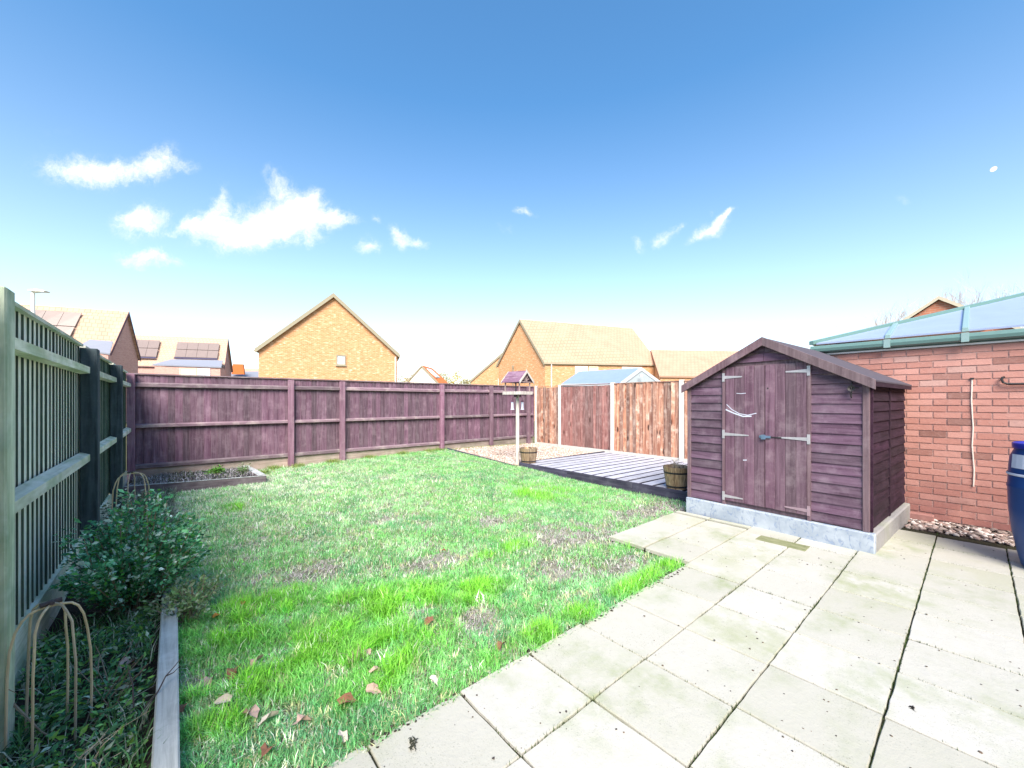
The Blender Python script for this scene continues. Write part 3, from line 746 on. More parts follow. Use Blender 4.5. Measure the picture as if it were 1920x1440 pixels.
# stones
def stones(name, n, xf, zf, smin, smax, pal, flat=.6, mask=None):
    ico = np.array([(0, 0, 1), (.894, 0, .447), (.276, .851, .447), (-.724, .526, .447), (-.724, -.526, .447), (.276, -.851, .447), (.724, .526, -.447), (-.276, .851, -.447), (-.894, 0, -.447), (-.276, -.851, -.447), (.724, -.526, -.447), (0, 0, -1)])
    fc = np.array([(0, 1, 2), (0, 2, 3), (0, 3, 4), (0, 4, 5), (0, 5, 1), (1, 6, 2), (2, 7, 3), (3, 8, 4), (4, 9, 5), (5, 10, 1), (2, 6, 7), (3, 7, 8), (4, 8, 9), (5, 9, 10), (1, 10, 6), (11, 7, 6), (11, 8, 7), (11, 9, 8), (11, 10, 9), (11, 6, 10)])
    P = xf(n)
    if mask is not None: P = P[mask(P[:, 0], P[:, 1])]
    n = len(P); s = rng.uniform(smin, smax, (n, 1, 1)); jit = rng.uniform(.75, 1.25, (n, 12, 1))
    V = ico[None] * jit * s * np.stack([rng.uniform(.7, 1.3, n), rng.uniform(.7, 1.3, n), np.full(n, flat)], -1)[:, None, :]
    a = rng.uniform(0, 2 * PI, n); ca, sa = np.cos(a)[:, None], np.sin(a)[:, None]
    X = V[..., 0] * ca - V[..., 1] * sa; Y = V[..., 0] * sa + V[..., 1] * ca
    V = np.stack([X + P[:, 0:1], Y + P[:, 1:2], V[..., 2] + (zf(P[:, 0], P[:, 1]) + rng.uniform(0, smax, n) * .5)[:, None]], -1)
    Fc = fc[None] + (np.arange(n) * 12)[:, None, None]
    col = np.array(pal)[rng.integers(0, len(pal), n)] * rng.uniform(.7, 1.2, (n, 1))
    cols = np.repeat(col[:, None, :], 12, 1).reshape(-1, 3)
    o = inst(name, npmesh(name, V.reshape(-1, 3), Fc.reshape(-1, 3), 'stones', cols)); return o
U = lambda x0, x1, y0, y1: (lambda n: np.stack([rng.uniform(x0, x1, n), rng.uniform(y0, y1, n)], -1))
tag(stones('gravel', 9000, U(5.51, 8.62, 6.34, 9.12), gz, .010, .022, [(.62, .50, .40), (.72, .62, .54), (.50, .38, .30), (.66, .58, .54), (.40, .30, .25)]), 'beige pea gravel in the corner behind the decking', 'gravel', kind='stuff')
tag(stones('gravel', 1300, U(6.24, 6.84, -2.2, .52), lambda x, y: 0 * x - .02, .012, .032, [(.30, .24, .21), (.52, .44, .40), (.66, .60, .56), (.18, .14, .13), (.42, .30, .26)]), 'mixed brown pebbles along the foot of the red brick wall', 'gravel', kind='stuff')
tag(stones('bark_chips', 1500, U(4.3, 5.56, 2.48, 3.1), lambda x, y: lz(x, y) - .01, .008, .022, [(.20, .15, .14), (.36, .30, .28), (.52, .46, .44), (.12, .09, .09)], .5, mask=lambda x, y: (x - 4.2) / 1.3 > (y - 2.48) / .6), 'brown chippings and leaf crumbs where lawn, decking and plinth meet', 'chippings', kind='stuff')
tag(MB().add([(6.22, -3.6, -.028), (6.85, -3.6, -.028), (6.85, .6, -.028), (6.22, .6, -.028)], [(0, 1, 2, 3)]).build('gravel_strip', 'soil_dark'), kind='structure')
# half barrel planters
def barrel(loc, R0, R1, H, label, rz=0, plant=True):
    o = thing('barrel_planter', label, 'planter', loc, rz, 'half barrel planters on the decking')
    n = 14
    for k in range(n):
        a0 = 2 * PI * k / n + .012; a1 = 2 * PI * (k + 1) / n - .012; am = (a0 + a1) / 2; t = .018
        vs = []
        for (r, z) in ((R0, 0), (R0 + (R1 - R0) * .55, H * .5), (R1, H)):
            for aa in (a0, am, a1): vs.append((r * math.cos(aa), r * math.sin(aa), z))
            for aa in (a1, am, a0): vs.append(((r - t) * math.cos(aa), (r - t) * math.sin(aa), z))
        fs = []
        for l in range(2):
            b = l * 6
            for q in range(6): fs.append((b + q, b + (q + 1) % 6, b + 6 + (q + 1) % 6, b + 6 + q))
        fs += [(5, 4, 3, 2, 1, 0), (12, 13, 14, 15, 16, 17)]
        MB().add(vs, fs).build('stave', 'barrel_wood', o)
    for z in (H * .74, H * .12):
        r = R0 + (R1 - R0) * z / H + .004
        MB().lathe([(r - .006, z - .012), (r, z - .012), (r + .003, z + .012), (r - .006, z + .012)], seg=28, cap=False).build('hoop', 'black_iron', o, smooth=False)
    MB().lathe([(R1 - .02, H - .05), (R1 * .5, H - .03), (0.001, H - .025)], seg=20, cap=False).build('soil', 'soil_dark', o)
    mb = MB(); rr = random.Random(int(R1 * 1000))
    for k in range(22 if plant else 8):
        a = rr.uniform(0, 2 * PI); r = rr.uniform(0, R1 * .7); p = Vector((r * math.cos(a), r * math.sin(a), H - .03)); pts = [p]
        d = Vector((rr.uniform(-.6, .6), rr.uniform(-.6, .6), 1)).normalized(); ln = rr.uniform(.05, .14) if plant else rr.uniform(.02, .06)
        for j in range(3):
            p = p + d * ln / 2; d = (d + Vector((rr.uniform(-.7, .7), rr.uniform(-.7, .7), rr.uniform(-.6, .1)))).normalized(); pts.append(p)
        mb.tube(pts, [.004, .003, .003, .001], 4)
    mb.build('dead_stems', 'willow', o)
    return o
barrel((5.75, 6.20, .09), .15, .195, .31, 'half barrel planter on the far corner of the decking beside the bird table', 0, False)
barrel((5.76, 2.93, .088), .14, .195, .33, 'half barrel planter with dead stems on the decking against the shed', .3, True)
# ------------------------------------------------------------------ bird table
BX, BY, BZ = 5.70, 6.50, .03
bt = thing('bird_table', 'wooden bird table with pitched roof on a tall pole at the decking corner', 'bird table', (BX, BY, BZ), math.radians(8))
MB().tube([(0, 0, -.1), (0, 0, .8), (.004, 0, 1.50)], [.042, .04, .037], 8).build('pole', 'pole_wood', bt)
MB().box(-.2, .2, -.24, .24, 1.52, 1.54).build('tray', 'bird_wood', bt)
for (a, b, c_, d_) in ((-.212, -.2, -.25, .25), (.2, .212, -.25, .25)): MB().box(a, b, c_, d_, 1.51, 1.575).build('tray_rim', 'pole_wood', bt)
for (c_, d_) in ((-.252, -.24), (.24, .252)): MB().box(-.2, .2, c_, d_, 1.51, 1.575).build('tray_rim', 'pole_wood', bt)
for sx in (-1, 1):
    for sy in (-1, 1):
        MB().box(sx * .175 - .011, sx * .175 + .011, sy * .2 - .011, sy * .2 + .011, 1.54, 1.79).build('corner_post', 'bird_wood', bt)
# roof: ridge along +Y; gables face -Y / +Y
rid, eav, hw = 2.0, 1.77, .235
for sg in (-1, 1):
    for (f0, f1, up) in ((.0, .52, .0), (.48, 1.0, .012)):
        za_, zb_ = eav + (rid - eav) * f0, eav + (rid - eav) * f1; xa_, xb_ = hw * (1 - f0), hw * (1 - f1)
        MB().prism([(sg * xa_, -.26, za_ + up), (sg * xb_, -.26, zb_ + up), (sg * xb_, -.26, zb_ + up + .012), (sg * xa_, -.26, za_ + up + .014)], (0, .52, 0)).build('roof_board', 'bird_roof', bt)
    for yy in (-.275, .262):
        MB().prism([(sg * hw * 1.02, yy, eav - .03), (sg * .0, yy, rid - .025), (sg * .0, yy, rid + .028), (sg * hw * 1.04, yy, eav + .022)], (0, .012, 0)).build('barge_trim', 'pole_wood', bt)
for yy in (-.235, .225):
    MB().prism([(-hw * .8, yy, eav + .0), (hw * .8, yy, eav + .0), (hw * .8, yy, eav + .022), (-hw * .8, yy, eav + .022)], (0, .01, 0)).build('gable_tie', 'bird_wood', bt)
    mb = MB()
    for aa in (-60, -30, 0, 30, 60):
        a = math.radians(aa); q = Vector((math.sin(a), 0, math.cos(a)))
        L = .12 if abs(aa) > 40 else .17
        mb.tube([Vector((0, yy + .005, eav + .02)), Vector((0, yy + .005, eav + .02)) + q * L], .011, 5)
    mb.build('gable_fan', 'bird_wood', bt)
    MB().prism([(-hw * .7, yy + .0, eav - .22), (-hw * .7, yy, eav - .20), (hw * .7, yy, eav - .20), (hw * .7, yy, eav - .22)], (0, .01, 0)).build('perch_rail', 'bird_wood', bt)
MB().box(-.10, .10, -.02, .02, 1.455, 1.52).build('bracket', 'bird_roof', bt)
MB().tube([(0, -.255, 2.0), (0, -.255, 2.06)], .006, 5).build('finial', 'pole_wood', bt)
for (dx, dy, lb) in ((-.088, .07, 'small pale mesh bird feeder hanging left of the bird table pole'), (.082, -.066, 'small pale mesh bird feeder hanging right of the bird table pole')):
    f = thing('bird_feeder', lb, 'bird feeder', (BX + dx, BY + dy, BZ + 1.29), 0, 'bird feeders under the bird table')
    MB().lathe([(.028, -.09), (.03, -.085), (.028, .06), (.026, .065)], seg=12).build('tube', 'label_white', f, smooth=False)
    MB().lathe([(.04, .062), (.036, .075), (.01, .095)], seg=12).build('lid', 'bird_roof', f)
    MB().lathe([(.038, -.11), (.042, -.105), (.04, -.09), (.02, -.09)], seg=12).build('base', 'label_white', f)
    MB().tube([(0, 0, .09), (0, 0, .16)], .003, 4).build('hook', 'black_iron', f)

# ------------------------------------------------------------------ raised bed in the far left corner
rb = thing('raised_bed', 'low dark timber raised bed against the back fence corner', 'raised bed', (0, 0, 0))
MB().prism([(XL + .06, 7.98, 0), (1.18, 7.78, 0), (1.18, 7.78, .135), (XL + .06, 7.98, .16)], (0, .04, 0)).build('front_board', 'bed_board', rb, bevel=.003)
MB().prism([(XL + .06, 7.975, .162), (1.19, 7.775, .137), (1.19, 7.775, .143), (XL + .06, 7.975, .168)], (0, .05, 0)).build('top_edge', 'sleeper_grey', rb)
MB().prism([(1.18, 7.86, -.02), (1.08, 9.1, .0), (1.08, 9.1, .155), (1.18, 7.86, .143)], (-.11, 0, 0)).build('side_board', 'bed_board', rb)
MB().prism([(1.181, 7.862, .1445), (1.081, 9.1, .157), (1.081, 9.1, .165), (1.181, 7.862, .15)], (-.112, 0, 0)).build('top_edge', 'sleeper_grey', rb)
def bedz(x, y): return .09 + .05 * fbm(x, y, 5, 12)
tag(grid_sheet('raised_bed_soil', XL + .07, 1.06, 8.0, 9.12, .05, bedz, 'soil_dark'), kind='structure')
# sleeper edging of the left flower bed
sl_ = thing('sleeper', 'long weathered grey sleeper edging the left flower bed', 'sleeper', (0, 0, 0))
MB().prism([(-.075, .7, -.04), (-.075, 4.3, -.04), (-.155, 4.3, -.04), (-.155, .7, -.04)][::-1], (0, 0, .13)).build('beam', 'sleeper_grey', sl_, bevel=.006).location = (.09, 0, 0)

# ------------------------------------------------------------------ vegetation builders (numpy)
def blades(name, n, region, dens=None, colf=None, hgt=(.03, .06), wid=.004, lean=.5, segs=2, zf=lz, rngs=rng, mat='blade', lie=0.0):
    P = region(n)
    if dens is not None:
        k = rngs.random(len(P)) < dens(P[:, 0], P[:, 1]); P = P[k]
    n = len(P); x, y = P[:, 0], P[:, 1]; z = zf(x, y)
    cl, hs = colf(x, y, n)
    h = rngs.uniform(hgt[0], hgt[1], n) * hs; a = rngs.uniform(0, 2 * PI, n); ln = rngs.uniform(.2, 1, n) * lean
    if lie: ln = rngs.uniform(lie, lie * 1.35, n)
    dx, dy = np.cos(a), np.sin(a); b = a + PI / 2 + rngs.uniform(-.6, .6, n); wx, wy = np.cos(b) * wid * .5, np.sin(b) * wid * .5
    w = rngs.uniform(.7, 1.4, n)
    wx *= w; wy *= w
    if segs == 2:
        mx, my, mz = x + dx * h * ln * .35, y + dy * h * ln * .35, z + h * .6 / np.sqrt(1 + ln * ln * .3)
        tx, ty, tz = x + dx * h * ln, y + dy * h * ln, z + h / np.sqrt(1 + ln * ln)
        if lie: mz = z + .01 + rngs.uniform(0, .012, n); tz = z + .004 + rngs.uniform(0, .01, n)
        V = np.stack([np.stack([x - wx, y - wy, z - .004], -1), np.stack([x + wx, y + wy, z - .004], -1), np.stack([mx - wx * .8, my - wy * .8, mz], -1), np.stack([mx + wx * .8, my + wy * .8, mz], -1), np.stack([tx, ty, tz], -1)], 1)
        i = (np.arange(n) * 5)[:, None, None]; Fc = (np.array([(0, 1, 3), (0, 3, 2), (2, 3, 4)])[None] + i).reshape(-1, 3); nv = 5
        sh_ = np.array([.62, .62, .95, .95, 1.12])
    else:
        tx, ty, tz = x + dx * h * ln, y + dy * h * ln, z + h / np.sqrt(1 + ln * ln)
        V = np.stack([np.stack([x - wx, y - wy, z - .004], -1), np.stack([x + wx, y + wy, z - .004], -1), np.stack([tx, ty, tz], -1)], 1)
        Fc = (np.arange(n) * 3)[:, None] + np.arange(3)[None]; nv = 3; sh_ = np.array([.8, .8, 1.1])
    cols = np.repeat(cl[:, None, :], nv, 1)
    return V.reshape(-1, 3), Fc, cols.reshape(-1, 3)
def merge(name, parts, mat):
    vs, fs, cs = [], [], []; b = 0
    for V, Fc, Cc in parts: vs.append(V); fs.append(Fc + b); cs.append(Cc); b += len(V)
    return inst(name, npmesh(name, np.concatenate(vs), np.concatenate(fs), mat, np.concatenate(cs)))
def on_lawn(x, y):
    a = (x > -.01) & (y > 1.585 + .018 * (vnoise(x, y, 9, 5) - .5)) & (y < 9.1) & (x < 5.56 + .0 * y)
    a &= ~((x > 3.38) & (y < 2.47)) & ~((x < 1.2) & (y > 7.8)) & ~((x > 5.46) & (y > 6.3))
    return a
def bump2(x, y, cx, cy, rx, ry=None):
    ry = ry or rx
    return np.exp(-((x - cx) / rx) ** 2 - ((y - cy) / ry) ** 2)
LUSH = [(.95, 2.16, .28, .16), (1.15, 2.62, .40, .18), (.75, 2.75, .35, .18), (.35, 2.95, .35, .15), (1.62, 2.38, .30, .16), (3.2, 1.72, .35, .07), (2.4, 1.68, .6, .06), (.55, 2.45, .2, .15), (1.75, 1.70, .4, .08), (.75, 1.95, .2, .08),
        (.45, 3.3, .3, .15), (3.3, 2.25, .15, .1), (4.3, 4.4, .5, .5), (.66, 6.3, .25, .2), (2.4, 2.9, .3, .12), (.2, 2.2, .2, .3)]
BARE = [(2.83, 3.70, .22, .20), (3.1, 2.85, .35, .35), (2.45, 2.25, .32, .22), (2.95, 1.98, .35, .15), (1.48, 2.12, .18, .15), (1.25, 2.42, .14, .07), (4.8, 2.8, .8, .25), (.9, 3.6, .25, .2), (2.0, 4.6, .3, .15), (3.4, 2.5, .3, .15), (1.7, 3.1, .25, .15)]
def lush(x, y):
    return np.clip(np.clip(sum(bump2(x, y, *b) for b in LUSH) * 1.25 + .12, 0, 1) * np.clip((fbm(x, y, 6.5, 20) - .30) * 3.6, 0, 1), 0, .92)
def bare(x, y):
    return np.clip(sum(bump2(x, y, *b) for b in BARE) * (.5 + 1.6 * fbm(x, y, 6, 30)) + np.clip((fbm(x, y, 4.2, 33) - .60) * 4, 0, .6), 0, 1)
def frost(x, y):
    return np.clip(np.clip((y - 3.8) / 3.5, 0, 1) * np.clip((4.6 - x) / 3.5, .1, 1) * 1.3 * (fbm(x, y, 3, 40) + .25), 0, 1)
LIME, MID, TEAL, STRAW, WHITE = map(np.array, ((.30, .76, .07), (.23, .64, .20), (.15, .47, .22), (.66, .70, .38), (.86, .92, .76)))
def gcol(x, y, n):
    L = lush(x, y); f = fbm(x, y, 2.6, 50); pick = rng.random(n)
    c = MID + (TEAL - MID) * np.clip((f - .42) * 3.2, 0, 1)[:, None]
    lightg = np.array((.36, .78, .34))
    g2 = np.clip((fbm(x, y, 3.7, 52) - .48) * 4, 0, 1)[:, None]; c = c * (1 - g2) + lightg * g2
    c = c * (1 - L[:, None]) + LIME * L[:, None]
    fr = frost(x, y); st = pick < (.16 + .42 * fr + .25 * bare(x, y)) * (1 - .8 * L)
    c = np.where(st[:, None], np.where((rng.random(n) < .35 + .5 * fr)[:, None], WHITE, STRAW), c)
    c = c * rng.uniform(.65, 1.3, (n, 1))
    edge = .6 * np.exp(-((y - 1.66) / .09) ** 2) * (x < 3.4)
    hs = .66 + 1.25 * L + .45 * f + .5 * edge
    return c, hs
def matcol(x, y, n):
    fr = frost(x, y); b = bare(x, y); r = rng.random(n)
    grn = np.array((.28, .52, .20))
    c = np.where((r < .30 + .3 * fr)[:, None], WHITE, np.where((r < .62)[:, None], STRAW, grn))
    pk = np.array((.68, .62, .60)); c = np.where((rng.random(n) < b * .7)[:, None], pk, c)
    return c * rng.uniform(.55, 1.15, (n, 1)), np.ones(n)
def reg(x0, x1, y0, y1, lo, hi):
    def f(n):
        P = np.stack([rng.uniform(x0, x1, n), rng.uniform(y0, y1, n)], -1); d = np.hypot(P[:, 0], P[:, 1])
        return P[(d >= lo) & (d < hi) & on_lawn(P[:, 0], P[:, 1])]
    return f
def clumped(name, nc, k, reg_, rad, hgt, wid, segs):
    Cn = reg_(nc); Cn = Cn[rng.random(len(Cn)) < dn(Cn[:, 0], Cn[:, 1])]; m_ = len(Cn)
    base = gcol(Cn[:, 0], Cn[:, 1], m_)[0] * rng.uniform(.7, 1.35, (m_, 1)); hs0 = rng.uniform(.6, 1.45, m_)
    idx = rng.integers(0, m_, m_ * k)
    pos = Cn[idx] + rng.normal(0, 1, (m_ * k, 2)) * rad * hs0[idx][:, None]
    keep = on_lawn(pos[:, 0], pos[:, 1]); pos = pos[keep]; idx = idx[keep]
    L = lush(pos[:, 0], pos[:, 1])
    def cf(x, y, n): return base[idx] * rng.uniform(.75, 1.25, (n, 1)), hs0[idx] * (.7 + .9 * L)
    return blades(name, len(pos), lambda n: pos, None, cf, hgt, wid, 1.1, segs)
dn = lambda x, y: np.clip(.85 - .8 * bare(x, y) + .3 * lush(x, y), .05, 1) * np.clip(.35 + 1.1 * fbm(x, y, 5, 60), 0, 1)
parts = [clumped('k', 9500, 16, reg(-.02, 3.4, 1.5, 4, 0, 3.3), .017, (.03, .062), .0042, 2),
         clumped('k', 14000, 12, reg(-.02, 5.6, 1.5, 6, 3.3, 5.4), .022, (.028, .06), .0055, 1),
         clumped('k', 18000, 10, reg(-.02, 5.6, 2, 9.1, 5.4, 11), .028, (.028, .06), .0075, 1),
         blades('a', 90000, reg(-.02, 3.4, 1.5, 4, 0, 3.3), dn, gcol, (.022, .052), .0042, .9, 2),
         blades('b', 120000, reg(-.02, 5.6, 1.5, 6, 3.3, 5.4), dn, gcol, (.022, .050), .0055, .9, 1),
         blades('c', 120000, reg(-.02, 5.6, 2, 9.1, 5.4, 11), dn, gcol, (.024, .052), .0075, .9, 1)]
tag(merge('lawn_grass', parts, 'blade'), 'patchy green winter lawn with lush lime clumps and frosted areas', 'grass', kind='stuff')
mp = [blades('d', 60000, reg(-.02, 3.4, 1.5, 4, 0, 3.3), None, matcol, (.03, .06), .0035, 1, 2, lie=.95),
      blades('e', 80000, reg(-.02, 5.6, 1.5, 9.1, 3.3, 11), None, matcol, (.035, .07), .0055, 1, 2, lie=.95)]
tag(merge('dead_grass', mp, 'blade'), 'flat pale mat of dead straw and frosted blades across the lawn', 'grass', kind='stuff')
# tufts of grass by the back fence and at the gravel edge
def region_pts(pts, r):
    def f(n):
        i = rng.integers(0, len(pts), n); a = rng.normal(0, r, (n, 2)); return np.array(pts)[i] + a
    return f
yel = lambda x, y, n: (np.where((rng.random(n) < .5)[:, None], np.array((.36, .42, .12)), np.array((.16, .30, .07))) * rng.uniform(.7, 1.3, (n, 1)), np.ones(n))
tf = [blades('t', 2600, region_pts([(1.5, 9.0), (1.9, 8.98), (2.6, 9.0), (3.4, 9.02), (4.2, 9.03), (4.9, 9.0), (5.2, 9.0), (1.25, 8.6)], .07), None, yel, (.04, .11), .008, .8, 1),
      blades('t', 1500, lambda n: np.stack([rng.uniform(5.5, 8.3, n), rng.normal(9.02, .03, n)], -1), None, yel, (.02, .05), .008, .8, 1, zf=lambda x, y: gz(x, y))]
tag(merge('fence_foot_grass', tf, 'blade'), 'yellowish grass tufts growing along the foot of the back fence', 'grass', kind='stuff')
# moss and grass in the slab joints
jx = lambda n: np.stack([rng.uniform(.1, 6.2, n), 1.62 - rng.integers(1, 7, n) * .4515 + rng.normal(0, .003, n)], -1)
jy = lambda n: np.stack([XJ + PIT * rng.integers(0, 13, n) + rng.normal(0, .003, n), rng.uniform(-1.5, 1.6, n)], -1)
jd = lambda x, y: np.clip((fbm(x, y, 2.2, 70) - .38) * 4, .03, 1)
mcol = lambda x, y, n: (np.array((.07, .11, .035)) * rng.uniform(.5, 1.6, (n, 1)), np.ones(n))
tag(merge('joint_moss', [blades('m', 14000, jx, jd, mcol, (.014, .034), .006, .6, 1, zf=lambda x, y: 0 * x - .02), blades('m', 14000, jy, jd, mcol, (.014, .034), .006, .6, 1, zf=lambda x, y: 0 * x - .02)], 'blade'), 'dark green moss and weeds in the joints of the patio slabs', 'moss', kind='stuff')
# crumbs of dirt on slabs
tag(stones('patio_debris', 520, U(.3, 6.2, -.9, 2.3), lambda x, y: 0 * x, .0015, .0065, [(.06, .05, .05), (.10, .08, .06), (.14, .10, .07)], .4, mask=lambda x, y: ((y < 1.6) | (x > 3.4)) & ~((x > 4.8) & (y > .6))), 'small dark crumbs of dirt scattered over the patio slabs', 'debris', kind='stuff')
tag(stones('soil_spill', 420, lambda n: np.stack([rng.uniform(.1, 3.3, n), 1.60 + rng.normal(0, .02, n)], -1), lambda x, y: 0 * x - .006, .003, .011, [(.05, .04, .035), (.09, .07, .06)], .5), 'dark crumbled soil along the lawn edge of the patio', 'soil', kind='stuff')

# leaves as curved quads
def leafset(P, D, size, cols, rgs=rng, aspect=.5, fold=.25):
    """P (n,3) base, D (n,3) direction; returns V,F,C ; each leaf 4 pts, 2 tris folded on the midrib"""
    n = len(P); D = D / np.linalg.norm(D, axis=1, keepdims=True)
    R = rgs.normal(size=(n, 3)); Sd = np.cross(D, R); Sd /= np.linalg.norm(Sd, axis=1, keepdims=True) + 1e-9
    N = np.cross(D, Sd); s = size[:, None]
    mid = P + D * s * .5
    a = mid + Sd * s * aspect * .5 + N * s * fold * .3; b = mid - Sd * s * aspect * .5 + N * s * fold * .3
    tip = P + D * s - N * s * fold * .3
    V = np.stack([P, a, tip, b], 1).reshape(-1, 3); i = (np.arange(n) * 4)[:, None, None]
    Fc = (np.array([(0, 1, 2), (0, 2, 3)])[None] + i).reshape(-1, 3)
    return V, Fc, np.repeat(cols[:, None, :], 4, 1).reshape(-1, 3)
def bush(name, label, cx, cy, z0, rx, ry, hh, nst, nlf, pal, size, seed, cat='shrub', group=None):
    r = np.random.default_rng(seed); o = thing(name, label, cat, (cx, cy, z0), 0, group)
    st = MB(); PP = []; DD = []
    for k in range(nst):
        a = r.uniform(0, 2 * PI); q = math.sqrt(r.uniform(0, 1)); lob = 1 + .16 * math.sin(3 * a + seed) + .10 * math.sin(5 * a + 2 * seed); e = Vector((math.cos(a) * rx * q * lob, math.sin(a) * ry * q * lob, hh * (1 - .4 * q * q) * r.uniform(.5, 1.12)))
        b = Vector((e.x * .25 + r.normal(0, .02), e.y * .25 + r.normal(0, .02), 0)); c = b.lerp(e, .5) + Vector((r.normal(0, .04), r.normal(0, .04), .05))
        pts = [b * (1 - t) ** 2 + c * 2 * t * (1 - t) + e * t * t for t in np.linspace(0, 1, 6)]
        st.tube(pts, [.006, .005, .004, .0035, .003, .0015], 4)
        m = nlf // nst
        ts = r.uniform(.12, 1.0, m) ** .7
        for t in ts:
            p = b * (1 - t) ** 2 + c * 2 * t * (1 - t) + e * t * t
            PP.append((p.x + r.normal(0, .022), p.y + r.normal(0, .022), max(.01, p.z + r.normal(0, .02)))); d = Vector((p.x / rx + r.normal(0, .7), p.y / ry + r.normal(0, .7), .35 + r.normal(0, .5))); DD.append(tuple(d))
    st.build('stems', 'twig', o)
    PP = np.array(PP); DD = np.array(DD); n = len(PP); c = np.array(pal)[r.integers(0, len(pal), n)] * r.uniform(.6, 1.5, (n, 1))
    V, Fc, Cc = leafset(PP, DD, r.uniform(size[0], size[1], n) * r.choice((.7, 1, 1, 1.35), n), c, r)
    f = inst('foliage', npmesh('foliage', V, Fc, 'leafy', Cc), o); f['kind'] = 'stuff'
    return o
GP = [(.07, .27, .13), (.10, .38, .17), (.05, .20, .10), (.18, .52, .24), (.36, .68, .46), (.70, .86, .76), (.12, .42, .07), (.07, .30, .16)]
bush('garden_shrub', 'dense dark green leafy shrub beside the left fence over the sleeper end', -.20, 3.68, 0, .37, .50, .74, 105, 10500, GP, (.02, .042), 3)
bush('garden_shrub', 'low pale weedy plant spilling over the sleeper in front of the shrub', .08, 3.28, 0, .2, .25, .26, 26, 900, [(.16, .30, .10), (.24, .36, .16), (.34, .42, .26)], (.02, .036), 5)
bush('climbing_plant', 'thin grey green plant climbing inside the far willow cloche', -.40, 5.95, .02, .25, .35, .42, 24, 900, [(.16, .22, .14), (.42, .46, .38), (.3, .34, .26), (.10, .16, .08)], (.02, .04), 8, 'plant')
bush('garden_weed', 'small bright green weed in the raised bed near its middle', .52, 8.45, .12, .12, .10, .14, 10, 260, [(.20, .48, .08), (.14, .36, .06)], (.03, .05), 9, 'weed')
bush('garden_weed', 'small dull green weed in the right end of the raised bed', .95, 8.35, .12, .10, .12, .16, 10, 240, [(.16, .30, .10), (.30, .40, .22)], (.02, .045), 10, 'weed')
# ground cover in the near flower bed
def cover():
    r = np.random.default_rng(21); n = 9000
    x = r.uniform(-.56, -.09, n); y = r.uniform(1.3, 3.4, n) ; k = r.random(n) < np.clip(fbm(x, y, 6, 90) * 1.7 - .25, .05, 1) * np.clip((-.03 - x) / .12, 0, 1); x, y = x[k], y[k]; n = len(x)
    hgt = r.uniform(0, .09, n) * (.4 + fbm(x, y, 4, 91)); P = np.stack([x, y, lz(x, y) + .03 + hgt], -1)
    D = np.stack([r.normal(0, 1, n), r.normal(0, 1, n), r.uniform(-.2, .9, n)], -1)
    pal = np.array([(.08, .26, .12), (.13, .38, .15), (.24, .55, .16), (.06, .18, .10), (.60, .74, .58), (.28, .56, .10)])
    return leafset(P, D, r.uniform(.018, .045, n), pal[r.integers(0, len(pal), n)] * r.uniform(.5, 1.3, (n, 1)), r, .42)
V, Fc, Cc = cover(); tag(inst('ground_cover', npmesh('ground_cover', V, Fc, 'leafy', Cc)), 'dark green ground cover leaves in the near left flower bed', 'plants', kind='stuff')
gc2 = lambda x, y, n: (np.where((rng.random(n) < .3)[:, None], np.array((.60, .62, .50)), np.array((.12, .30, .10))) * rng.uniform(.5, 1.4, (n, 1)), np.ones(n))
tag(merge('bed_grass', [blades('g', 5200, lambda n: np.stack([rng.uniform(-.56, -.08, n), rng.uniform(1.2, 3.6, n)], -1), lambda x, y: np.clip(fbm(x, y, 5, 95) * 2 - .6, 0, 1), gc2, (.05, .14), .005, 1.3, 2, zf=lambda x, y: lz(x, y) + .03),
                        blades('g', 5200, lambda n: np.stack([rng.uniform(-.56, .0, n), rng.uniform(4.2, 7.9, n)], -1), None, lambda x, y, n: (np.where((rng.random(n) < .6)[:, None], np.array((.42, .46, .38)), np.array((.10, .20, .09))) * rng.uniform(.6, 1.2, (n, 1)), np.ones(n)), (.04, .10), .009, 1.2, 1, zf=lambda x, y: lz(x, y) + .03),
                        blades('g', 2600, lambda n: np.stack([rng.uniform(XL + .1, 1.04, n), rng.uniform(8.02, 9.1, n)], -1), None, lambda x, y, n: (np.where((rng.random(n) < .7)[:, None], np.array((.50, .48, .50)), np.array((.16, .20, .12))) * rng.uniform(.5, 1.2, (n, 1)), np.ones(n)), (.03, .08), .014, 1.6, 2, zf=bedz)], 'blade'),
    'rough grass and withered stalks in the flower beds', 'plants', kind='stuff')
# bare twigs in the near bed
def twigs(name, label, base, specs, mat='twig'):
    o = thing(name, label, 'plant', base)
    for pts, r0 in specs:
        P = [Vector(p) for p in pts]; out = [P[0]]
        for a, b in zip(P[:-1], P[1:]):
            out += [a.lerp(b, .5) + Vector((random.uniform(-.008, .008), random.uniform(-.008, .008), random.uniform(-.006, .006))), b]
        n = len(out); MB().tube(out, [r0 * (1 - .65 * i / (n - 1)) for i in range(n)], 5).build('branch', mat, o)
    return o
twigs('bare_shrub', 'dark bare branch arching over the sleeper towards the lawn', (-.14, 2.30, 0),
      [([(0, 0, 0), (.05, .06, .07), (.11, .11, .14), (.17, .16, .18)], .005), ([(.11, .11, .14), (.16, .10, .17)], .003), ([(0, 0, 0), (.0, .1, .16), (-.02, .16, .22)], .004)], 'twig_dark')
sp = []
rr = random.Random(4)
for k in range(26):
    a = rr.uniform(0, 2 * PI); l = rr.uniform(.10, .30); e = Vector((math.cos(a) * l * .6, math.sin(a) * l * .8, l * rr.uniform(.4, 1)))
    b = Vector((rr.uniform(-.06, .06), rr.uniform(-.14, .14), 0)); sp.append(([b, b.lerp(b + e, .5) + Vector((0, 0, .02)), b + e], rr.uniform(.0025, .005)))
